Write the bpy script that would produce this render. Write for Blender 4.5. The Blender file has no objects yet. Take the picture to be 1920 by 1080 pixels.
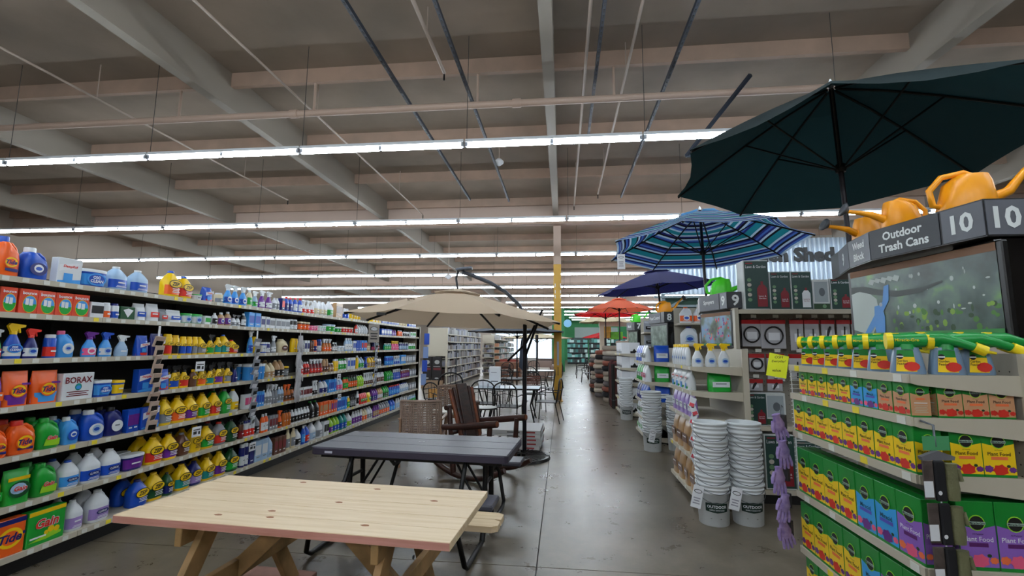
import bpy, math, random
from mathutils import Vector, Matrix
random.seed(7)
sc = bpy.context.scene
COL = sc.collection
R_ = math.radians
PI = math.pi

# ---------------------------------------------------------------- camera, world, exposure
def make_camera():
    yaw, pitch, roll, H, f = .1085, .1235, .0075, 1.62, 870.0
    cy, sy, cp, sp = math.cos(yaw), math.sin(yaw), math.cos(pitch), math.sin(pitch)
    fw = Vector((-sy*cp, cy*cp, sp)); r = Vector((cy, sy, 0)); u = r.cross(fw)
    cr, sr = math.cos(roll), math.sin(roll)
    r2 = r*cr + u*sr; u2 = -r*sr + u*cr
    cd = bpy.data.cameras.new('camera'); cam = bpy.data.objects.new('camera', cd); COL.objects.link(cam)
    cd.sensor_width = 36; cd.lens = f/1920*36; cd.clip_start = .05; cd.clip_end = 300
    m = Matrix((( r2.x, u2.x, -fw.x, 0), (r2.y, u2.y, -fw.y, 0), (r2.z, u2.z, -fw.z, H), (0, 0, 0, 1)))
    cam.matrix_world = m
    sc.camera = cam
make_camera()
w = bpy.data.worlds.new('world'); sc.world = w; w.use_nodes = True
w.node_tree.nodes['Background'].inputs[0].default_value = (.75, .85, 1, 1)
w.node_tree.nodes['Background'].inputs[1].default_value = 1.0
sc.view_settings.view_transform = 'Standard'; sc.view_settings.look = 'None'
sc.view_settings.gamma = 1; sc.view_settings.use_curve_mapping = False
sc.view_settings.exposure = 0.0
TUBE_STRENGTH = 53.0

# ---------------------------------------------------------------- materials
def lin(c):
    return tuple((v/12.92 if v <= .04045 else ((v+.055)/1.055)**2.4) for v in c)
_M = {}
def mat(name, rgb, rough=.5, metal=0., emit=None, spec=.5, noise=None, bump=0, nscale=6., stretch=(1, 1, 1), alpha=1., trans=0., thin=0.):
    """rgb in sRGB 0..1; noise = second sRGB colour mixed in by a noise texture"""
    if name in _M: return _M[name]
    m = bpy.data.materials.new(name); m.use_nodes = True; nt = m.node_tree; b = nt.nodes['Principled BSDF']
    b.inputs['Base Color'].default_value = (*lin(rgb), 1); b.inputs['Roughness'].default_value = rough
    b.inputs['Metallic'].default_value = metal; b.inputs['Specular IOR Level'].default_value = spec
    if trans: b.inputs['Transmission Weight'].default_value = trans; b.inputs['IOR'].default_value = 1.2
    if emit: b.inputs['Emission Color'].default_value = (*lin(rgb), 1); b.inputs['Emission Strength'].default_value = emit
    if thin:   # cloth lets some light through
        tr = nt.nodes.new('ShaderNodeBsdfTranslucent'); tr.inputs[0].default_value = (*lin(rgb), 1); mx = nt.nodes.new('ShaderNodeMixShader'); mx.inputs[0].default_value = thin
        nt.links.new(b.outputs[0], mx.inputs[1]); nt.links.new(tr.outputs[0], mx.inputs[2]); nt.links.new(mx.outputs[0], nt.nodes['Material Output'].inputs[0])
    if noise or bump:
        tc = nt.nodes.new('ShaderNodeTexCoord'); mp = nt.nodes.new('ShaderNodeMapping'); mp.inputs['Scale'].default_value = stretch
        nz = nt.nodes.new('ShaderNodeTexNoise'); nz.inputs['Scale'].default_value = nscale; nz.inputs['Detail'].default_value = 6
        nt.links.new(tc.outputs['Object'], mp.inputs[0]); nt.links.new(mp.outputs[0], nz.inputs['Vector'])
        if noise:
            cr = nt.nodes.new('ShaderNodeValToRGB'); cr.color_ramp.elements[0].position = .35; cr.color_ramp.elements[1].position = .68
            cr.color_ramp.elements[0].color = (*lin(rgb), 1); cr.color_ramp.elements[1].color = (*lin(noise), 1)
            nt.links.new(nz.outputs['Fac'], cr.inputs[0]); nt.links.new(cr.outputs[0], b.inputs['Base Color'])
        if bump:
            bp = nt.nodes.new('ShaderNodeBump'); bp.inputs['Strength'].default_value = bump; bp.inputs['Distance'].default_value = .02
            nt.links.new(nz.outputs['Fac'], bp.inputs['Height']); nt.links.new(bp.outputs[0], b.inputs['Normal'])
    _M[name] = m; return m
PAL = {  # code: (english, rgb)
 'wh': ('white', (.86, .88, .9)), 'cr': ('cream', (.85, .8, .66)), 'yl': ('yellow', (.95, .78, .05)), 'or': ('orange', (.93, .38, .1)),
 'rd': ('red', (.85, .18, .13)), 'vr': ('vermilion', (.87, .29, .17)), 'rr': ('maroon', (.45, .08, .12)), 'bl': ('blue', (.08, .3, .72)), 'nv': ('navy blue', (.08, .12, .42)),
 'lb': ('light blue', (.25, .6, .9)), 'pb': ('pale blue', (.62, .74, .86)), 'gn': ('green', (.1, .62, .2)), 'dg': ('dark green', (.08, .3, .16)),
 'lm': ('lime green', (.6, .82, .15)), 'tl': ('teal', (.08, .55, .52)), 'pp': ('purple', (.4, .14, .55)), 'lv': ('lavender', (.62, .52, .78)),
 'pk': ('pink', (.9, .35, .55)), 'br': ('brown', (.36, .22, .15)), 'tn': ('tan', (.68, .54, .38)), 'gy': ('grey', (.5, .52, .55)),
 'bk': ('black', (.05, .05, .06)), 'am': ('amber', (.72, .38, .08)), 'aq': ('aqua green', (.45, .78, .66))}
def pm(code, rough=.32):
    return mat('plastic ' + PAL[code][0], PAL[code][1], rough)

# ---------------------------------------------------------------- mesh builder
class MB:
    def __init__(self): self.v = []; self.f = []; self.mi = []; self.sm = []; self.mats = []; self.M = Matrix()
    def _m(self, m):
        if m not in self.mats: self.mats.append(m)
        return self.mats.index(m)
    def add(self, vs, fs, m, smooth=False):
        o = len(self.v); k = self._m(m); M = self.M
        self.v += [tuple(M @ Vector(p)) for p in vs]
        for f in fs: self.f.append([i+o for i in f]); self.mi.append(k); self.sm.append(smooth)
        return self
    def box(self, x0, x1, y0, y1, z0, z1, m, bev=0.):
        if bev:
            b = bev
            def ring(z, i): return [(x0+i, y0+b+i*0, z), (x0+b, y0+i, z), (x1-b, y0+i, z), (x1-i, y0+b, z), (x1-i, y1-b, z), (x1-b, y1-i, z), (x0+b, y1-i, z), (x0+i, y1-b, z)]
            rings = [ring(z0, b*.6), ring(z0+b, 0), ring(z1-b, 0), ring(z1, b*.6)]
            return self.loft(rings, m, smooth=False)
        vs = [(x, y, z) for z in (z0, z1) for y in (y0, y1) for x in (x0, x1)]
        return self.add(vs, [(0, 2, 3, 1), (4, 5, 7, 6), (0, 1, 5, 4), (2, 6, 7, 3), (0, 4, 6, 2), (1, 3, 7, 5)], m)
    def bar(self, a, b, w, t, m, up=(0, 0, 1), bev=0.):
        """a beam of width w (across) and thickness t (along up) from a to b"""
        a = Vector(a); b = Vector(b); d = b-a; L = d.length; d.normalize(); u = Vector(up); s = d.cross(u)
        if s.length < 1e-4: s = d.cross(Vector((1, 0, 0)))
        s.normalize(); u = s.cross(d)
        T = Matrix(((d.x, s.x, u.x, a.x), (d.y, s.y, u.y, a.y), (d.z, s.z, u.z, a.z), (0, 0, 0, 1)))
        old = self.M; self.M = old @ T; self.box(0, L, -w/2, w/2, -t/2, t/2, m, bev); self.M = old; return self
    def loft(self, rings, m, cap0=True, cap1=True, smooth=True):
        n = len(rings[0]); vs = [p for r in rings for p in r]; fs = []
        for i in range(len(rings)-1):
            for j in range(n):
                k = (j+1) % n; fs.append((i*n+j, i*n+k, (i+1)*n+k, (i+1)*n+j))
        self.add(vs, fs, m, smooth)
        if cap0: self.add(list(reversed(rings[0])), [tuple(range(n))], m)
        if cap1: self.add(rings[-1], [tuple(range(n))], m)
        return self
    def lathe(self, prof, m, n=16, c=(0, 0), cap0=True, cap1=True, smooth=True):
        return self.loft([[(c[0]+r*math.cos(2*PI*j/n), c[1]+r*math.sin(2*PI*j/n), z) for j in range(n)] for r, z in prof], m, cap0, cap1, smooth)
    def tube(self, pts, r, m, n=8, closed=False):
        P = [Vector(p) for p in pts]; N = len(P); rings = []; s = None
        for i in range(N):
            a = P[i-1] if (i or closed) else P[0]; b = P[(i+1) % N] if (i < N-1 or closed) else P[-1]
            d = (b-a).normalized()
            if s is None: s = d.cross(Vector((.13, .31, .94))).normalized()
            s = (s - d*s.dot(d)); s = s.normalized() if s.length > 1e-5 else d.orthogonal().normalized()
            u = d.cross(s); rr = r[i] if isinstance(r, (list, tuple)) else r
            rings.append([tuple(P[i] + s*(rr*math.cos(2*PI*j/n)) + u*(rr*math.sin(2*PI*j/n))) for j in range(n)])
        if closed: rings.append(rings[0])
        return self.loft(rings, m, not closed, not closed)
    def prism(self, poly, y0, y1, m, smooth=False):
        """polygon in x,z extruded from y0 to y1"""
        n = len(poly)
        return self.loft([[(x, y1, z) for x, z in poly], [(x, y0, z) for x, z in poly]], m, smooth=smooth)
    def disc(self, cx, cz, rx, rz, y, m, n=14, a0=0, a1=2*PI):
        full = abs(a1-a0-2*PI) < 1e-6; k = n if full else n+1
        return self.add([(cx+rx*math.cos(a0+(a1-a0)*i/n), y, cz+rz*math.sin(a0+(a1-a0)*i/n)) for i in range(k)], [tuple(range(k))], m)
    def rect(self, x0, x1, z0, z1, y, m):
        return self.add([(x0, y, z0), (x1, y, z0), (x1, y, z1), (x0, y, z1)], [(0, 1, 2, 3)], m)
    def poly(self, pts, y, m):
        return self.add([(x, y, z) for x, z in pts], [tuple(range(len(pts)))], m)
    def text(self, s, cx, cz, h, y, m, bold=.0, shear=0., wide=1., maxw=None):
        vs, fs, wd = glyphs(s, bold, shear); k = h
        kx = k*wide
        if maxw and wd*kx > maxw: kx = maxw/wd
        return self.add([(cx+x*kx, y, cz+z*k) for x, z in vs], fs, m)
    def build(self, name, parent=None, loc=None, rz=0.):
        if not self.v: return None
        return link(name, self.mesh(name), parent, loc, rz)
    def mesh(self, name):
        me = bpy.data.meshes.new(name); me.from_pydata(self.v, [], self.f)
        for m in self.mats: me.materials.append(m)
        me.polygons.foreach_set('material_index', self.mi); me.polygons.foreach_set('use_smooth', self.sm)
        me.update(); return me
_G = {}
def glyphs(s, bold, shear):
    k = (s, bold, shear)
    if k in _G: return _G[k]
    c = bpy.data.curves.new('t', 'FONT'); c.body = s; c.size = 1; c.offset = bold; c.shear = shear; c.align_x = 'CENTER'; c.resolution_u = 2
    c.space_line = .95
    o = bpy.data.objects.new('t', c); COL.objects.link(o)
    dg = bpy.context.evaluated_depsgraph_get(); me = o.evaluated_get(dg).to_mesh()
    vs = [(v.co.x, v.co.y) for v in me.vertices]; fs = [tuple(p.vertices) for p in me.polygons]
    zs = [v[1] for v in vs] or [0, 1]; xs = [v[0] for v in vs] or [0, 1]; mz = (max(zs)+min(zs))/2; mx = (max(xs)+min(xs))/2; H = max(zs)-min(zs)
    vs = [((x-mx)/H, (z-mz)/H) for x, z in vs]
    # faces must look toward -y once laid into the x,z plane
    o.evaluated_get(dg).to_mesh_clear(); bpy.data.objects.remove(o); bpy.data.curves.remove(c)
    _G[k] = (vs, fs, (max(xs)-min(xs))/H); return _G[k]
def link(name, me, parent=None, loc=None, rz=0.):
    o = bpy.data.objects.new(name, me); COL.objects.link(o)
    if parent: o.parent = parent
    if loc is not None: o.location = loc
    if rz: o.rotation_euler.z = rz
    return o
def tag(o, label, cat, group=None, kind=None):
    if label: o['label'] = label
    if cat: o['category'] = cat
    if group: o['group'] = group
    if kind: o['kind'] = kind
    return o
def thing(name, label, cat, loc=(0, 0, 0), rz=0., group=None):
    o = link(name, None, None, loc, rz); o.empty_display_size = .05
    return tag(o, label, cat, group)
def struct(name, mb, parent=None, loc=None, rz=0.):
    o = mb.build(name, parent, loc, rz)
    if parent is None: o['kind'] = 'structure'
    return o
def dup(o, loc=None, rz=None, label=None, parent=None):
    c = o.copy(); COL.objects.link(c)
    if parent: c.parent = parent
    if loc is not None: c.location = loc
    if rz is not None: c.rotation_euler.z = rz
    if label: c['label'] = label
    for ch in list(o.children): dup(ch, parent=c)
    return c
ORD = 'first second third fourth fifth sixth seventh eighth ninth tenth eleventh twelfth thirteenth fourteenth fifteenth sixteenth seventeenth eighteenth nineteenth twentieth'.split()
def ordn(i):
    if i < 20: return ORD[i]
    t = {2: 'twenty', 3: 'thirty', 4: 'forty'}[(i+1)//10]; r = (i+1) % 10
    return t + '-' + ORD[r-1] if r else {3: 'thirtieth', 4: 'fortieth'}[(i+1)//10]

# ---------------------------------------------------------------- common materials
CREAM = mat('cream enamel', (.74, .71, .64), .4)
CREAM_D = mat('cream panel', (.68, .66, .6), .45)
DARKPANEL = mat('dark shelf back', (.07, .07, .075), .7)
BLACK = mat('black plastic', (.03, .03, .035), .35)
BLACKM = mat('black metal', (.035, .035, .04), .45, 0, spec=.35)
WHITE = mat('white print', (.9, .91, .93), .5)
INK = mat('black ink', (.04, .05, .05), .5)
STEEL = mat('galvanised steel', (.45, .47, .5), .4, .7, noise=(.3, .32, .34), nscale=20)
TAGW = mat('price tag white', (.85, .85, .82), .5)
TAGY = mat('price tag yellow', (.93, .85, .2), .5)
KICK = mat('black kick plate', (.03, .03, .035), .5)
# ---------------------------------------------------------------- the building
ZC = 6.1
XL, XR, YB, YF = -19., 18., -8., 55.
def floor_mat():
    m = bpy.data.materials.new('polished concrete'); m.use_nodes = True; nt = m.node_tree; b = nt.nodes['Principled BSDF']
    tc = nt.nodes.new('ShaderNodeTexCoord')
    def noise(scale, detail=8, rough=.6):
        n = nt.nodes.new('ShaderNodeTexNoise'); n.inputs['Scale'].default_value = scale; n.inputs['Detail'].default_value = detail
        n.inputs['Roughness'].default_value = rough; nt.links.new(tc.outputs['Object'], n.inputs['Vector']); return n
    n1 = noise(.7); n2 = noise(3.2, 10, .7); n3 = noise(60, 3)
    mx = nt.nodes.new('ShaderNodeMath'); mx.operation = 'MULTIPLY_ADD'; mx.inputs[1].default_value = .55
    nt.links.new(n1.outputs['Fac'], mx.inputs[0])
    m2 = nt.nodes.new('ShaderNodeMath'); m2.operation = 'MULTIPLY'; m2.inputs[1].default_value = .45
    nt.links.new(n2.outputs['Fac'], m2.inputs[0]); nt.links.new(m2.outputs[0], mx.inputs[2])
    cr = nt.nodes.new('ShaderNodeValToRGB'); e = cr.color_ramp.elements
    e[0].position = .36; e[0].color = (*lin((.29, .255, .21)), 1); e[1].position = .66; e[1].color = (*lin((.5, .46, .4)), 1)
    k = cr.color_ramp.elements.new(.5); k.color = (*lin((.39, .355, .3)), 1)
    nt.links.new(mx.outputs[0], cr.inputs[0]); nt.links.new(cr.outputs[0], b.inputs['Base Color'])
    mr = nt.nodes.new('ShaderNodeMapRange'); mr.inputs['To Min'].default_value = .18; mr.inputs['To Max'].default_value = .42
    nt.links.new(n2.outputs['Fac'], mr.inputs[0]); nt.links.new(mr.outputs[0], b.inputs['Roughness'])
    bp = nt.nodes.new('ShaderNodeBump'); bp.inputs['Strength'].default_value = .04; bp.inputs['Distance'].default_value = .01
    nt.links.new(n3.outputs['Fac'], bp.inputs['Height']); nt.links.new(bp.outputs[0], b.inputs['Normal'])
    b.inputs['Specular IOR Level'].default_value = .5
    return m
FLOOR = floor_mat()
def build_shell():
    base = MB(); base.box(XL, XR, YB, YF, -.1, -.012, mat('joint filler', (.12, .11, .1), .8))
    fl = struct('floor', base)
    xs = [-.2+4.0*i for i in range(-5, 6)]; xs = [XL] + [x for x in xs if XL < x < XR] + [XR]
    ys = [3.65+4.0*i for i in range(-3, 14)]; ys = [YB] + [y for y in ys if YB < y < YF] + [YF]
    for i in range(len(xs)-1):
        for j in range(len(ys)-1):
            b = MB(); g = .004; b.box(xs[i]+g, xs[i+1]-g, ys[j]+g, ys[j+1]-g, -.02, 0, FLOOR); b.build('concrete_slab', fl)
    ceilm = mat('painted ceiling', (.62, .56, .505), .8, noise=(.53, .485, .44), nscale=.8, bump=.5)
    ce = MB(); ce.box(XL, XR, YB, YF, ZC, ZC+.1, ceilm)
    ce = struct('ceiling', ce)
    purm = mat('pink primed purlin', (.67, .565, .495), .7, noise=(.6, .515, .455), nscale=2)
    beamm = mat('grey painted girder', (.58, .55, .51), .6)
    y = 2.1; 
    for k in range(23):
        if abs(y-13.8) > .5 or True:
            b = MB(); b.box(XL, XR, y-.04, y+.04, ZC-.24, ZC, purm); b.build('purlin', ce)
        y += 2.32
    for x in (-15.9, -10.72, -5.52, -.16, 5.0, 10.2, 15.4):
        b = MB(); b.box(x-.06, x+.06, YB, YF, 5.5, ZC, beamm); b.box(x-.1, x-.06, YB, 13.7, 5.5, 5.54, beamm)
        o = struct('ceiling_beam', b)
    for y in (13.9, 27.6, 41.3):
        b = MB(); b.box(XL, XR, y-.1, y+.1, 5.35, ZC, mat('pink primed girder', (.7, .62, .57), .7)); b.box(XL, XR, y-.13, y+.13, 5.3, 5.36, purm)
        struct('ceiling_beam', b)
    wl = mat('beige wall', (.68, .63, .58), .8)
    for nm, a in (('wall_left', (XL-.1, XL, YB, YF, 0, ZC)), ('wall_right', (XR, XR+.1, YB, YF, 0, ZC)), ('wall_rear', (XL, XR, YB-.1, YB, 0, ZC))):
        b = MB(); b.box(*a, wl); struct(nm, b)
    gw = mat('green painted wall', (.12, .42, .22), .7, noise=(.15, .47, .27), nscale=.5)
    b = MB(); b.box(-1.2, XR, YF, YF+.1, 0, ZC, gw); b.box(XL, -8, YF, YF+.1, 0, ZC, wl); b.box(-8, -1.2, YF, YF+.1, 3.1, ZC, wl)
    struct('wall_front', b)
    fr = mat('window frame aluminium', (.5, .5, .5), .4, .5); gl = mat('bright daylight glass', (.85, .93, 1), .3, emit=2.2)
    for i in range(4):
        x = -8+i*1.7
        b = MB(); b.box(x, x+1.7, YF, YF+.06, 0, .1, fr); b.box(x, x+1.7, YF, YF+.06, 3.0, 3.1, fr); b.box(x, x+.08, YF, YF+.06, .1, 3.0, fr); b.box(x+1.62, x+1.7, YF, YF+.06, .1, 3.0, fr)
        o = struct('window_%d' % (i+1), b); p = MB(); p.box(x+.08, x+1.62, YF+.02, YF+.04, .1, 3.0, gl); p.build('pane', o)
build_shell()

# sprinkler mains, branch pipes, strut rails
PIPE = mat('pink painted pipe', (.72, .63, .57), .5)
PIPEW = mat('off-white conduit', (.68, .62, .57), .5)
def pipes():
    t = thing('sprinkler_main', 'thick pinkish sprinkler main pipe crossing the whole ceiling above the first lights', 'pipe', (0, 6.75, 5.35))
    b = MB(); b.tube([(-18, 0, 0), (17, 0, .0)], .055, PIPE, 12); b.build('pipe', t)
    for x in (-4.4, -.75, 4): b = MB(); b.tube([(x, 0, 0), (x+.13, 0, 0)], .07, PIPE, 12); b.build('coupling', t)
    for x in (-6.4, -4.0, -1.3, .8): b = MB(); b.tube([(x, 0, .05), (x, 0, .75)], .022, PIPE, 6); b.build('riser', t)
    for x, z, y0, y1, r, lb in ((-4.15, 5.5, 1, 13.2, .018, 'beside the big left girder'), (-7.4, 5.5, 1, 11.5, .018, 'in the bay left of the big girder'),
                            (.35, 5.6, 1, 13, .022, 'just right of the centre girder'), (.95, 5.6, 1, 12, .02, 'second to the right of the centre girder'), (-1.75, 5.7, 1, 6.4, .03, 'ending at the main pipe left of the centre girder')):
        t = MB(); t.tube([(x, y0, z), (x, y1, z)], r, PIPEW, 6)
        for k in range(3): yy = y0+(y1-y0)*(k+.5)/3; t.tube([(x, yy, z), (x, yy, 6.08)], .008, PIPEW, 5)
        t.tube([(x, y1, z), (x, y1, z-.12)], .014, BLACKM, 6)
        tag(t.build('branch_pipe'), 'thin painted branch pipe running lengthwise ' + lb, 'pipe', 'ceiling branch pipes')
    st = mat('perforated strut', (.17, .2, .25), .5, .2); hole = BLACKM
    for x, y1, lb in ((-2.45, 11.9, 'leftmost of four, ending above the second light row'), (-1.42, 12.1, 'between the leftmost strut and the centre girder'), (.5, 8.6, 'just right of the centre girder'), (1.55, 12.0, 'rightmost of four, nearest the dark umbrella')):
        t = thing('strut_rail', 'dark perforated strut rail on the ceiling, ' + lb, 'rail', (x, 0, 5.5), group='perforated strut rails')
        b = MB(); b.box(-.021, .021, .5, y1, -.02, .0, st); b.box(-.021, -.017, .5, y1, 0, .04, st); b.box(.017, .021, .5, y1, 0, .04, st); b.build('channel', t)
        b = MB(); y = .8
        while y < y1-.1: b.box(-.009, .009, y, y+.045, -.024, -.0205, hole); y += .1
        o = b.build('slot', t); o['kind'] = 'stuff'
    t = MB(); t.bar((2.05, 7.6, 4.75), (2.6, 6.3, 5.35), .045, .045, st); t.bar((2.05, 7.6, 4.75), (3.0, 7.6, 4.75), .045, .045, st)
    tag(t.build('hanging_strut'), 'angled steel strut frame hanging beside the dark green umbrella', 'rail')
    for x, y, s in ((-4.4, 17.5, .13), (-1.35, 9.6, .1)):
        t = thing('smoke_detector', 'small white dome device on a stem below the ceiling, ' + ('above the left shelving' if y > 12 else 'above the beige umbrella'), 'detector', (x, y, 4.3 if y > 12 else 5.6))
        b = MB(); b.lathe([(s*.3, -s), (s, -s*.4), (s, 0), (s*.5, .05)], WHITE, 12); b.build('dome', t)
        b = MB(); b.tube([(0, 0, .05), (0, 0, 6.05-t.location.z)], .015, PIPEW, 6); b.build('stem', t)
pipes()

# light rows
def lights():
    em = mat('lit fluorescent tube', (.93, .97, 1), .3, emit=TUBE_STRENGTH)
    refl = mat('white reflector', (.9, .92, .94), .35); sock = mat('lamp holder', (.6, .62, .66), .4)
    L = 1.22
    hb = MB(); hb.box(-L+.002, L-.002, -.055, .055, .032, .045, refl, .003); hb.box(-L+.002, L-.002, -.03, .03, .045, .085, refl); hme = hb.mesh('housing')
    tb = MB(); tb.tube([(-.585, 0, 0), (.585, 0, 0)], .028, em, 8); tme = tb.mesh('tube')
    sb = MB(); sb.box(-.02, .02, -.03, .03, -.02, .06, sock); sme = sb.mesh('lamp_holder')
    cb = MB(); cb.tube([(0, 0, .085), (0, 0, 6.09-4.42)], .005, mat('hanger chain', (.25, .24, .23), .6), 5); cme = cb.mesh('hanger')
    rows = [(-5.85, -9, 8), (-1.85, -9, 8)] + [(2.15+4.0*k, *x) for k, x in enumerate([(-9.8, 9), (-11.2, 9), (-15, 12), (-17.5, 15), (-17.5, 15), (-17.5, 15), (-17.5, 15), (-16, 15), (-16, 15), (-16, 15), (-14, 13), (-12, 13), (-12, 13)])]
    for ri, (y, x0, x1) in enumerate(rows):
        n = int((x1-x0)/2.46); far = y > 20
        for i in range(n):
            if y > 30 and i % 9 == 4: continue
            x = x0+2.46*(i+.5)+.35*(ri % 3)
            nm = ('row behind the camera' if y < 0 else 'row just overhead' if y < 4 else ordn(ri-3) + ' row in view')
            t = thing('strip_light', '%s strip light from the left, %s of hanging fluorescent lights' % (ordn(i), nm if y > 0 else ordn(ri)+' '+nm), 'light', (x, y, 4.42), 0., 'fluorescent strip lights')
            link('housing', hme, t)
            for s in (-.61, .61): link('tube', tme, t, (s, 0, -.005))
            if not far:
                for s in (-1.2, 0, 1.2): link('lamp_holder', sme, t, (s, 0, 0))
            link('hanger', cme, t, (-1.2, 0, 0))
lights()

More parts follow.
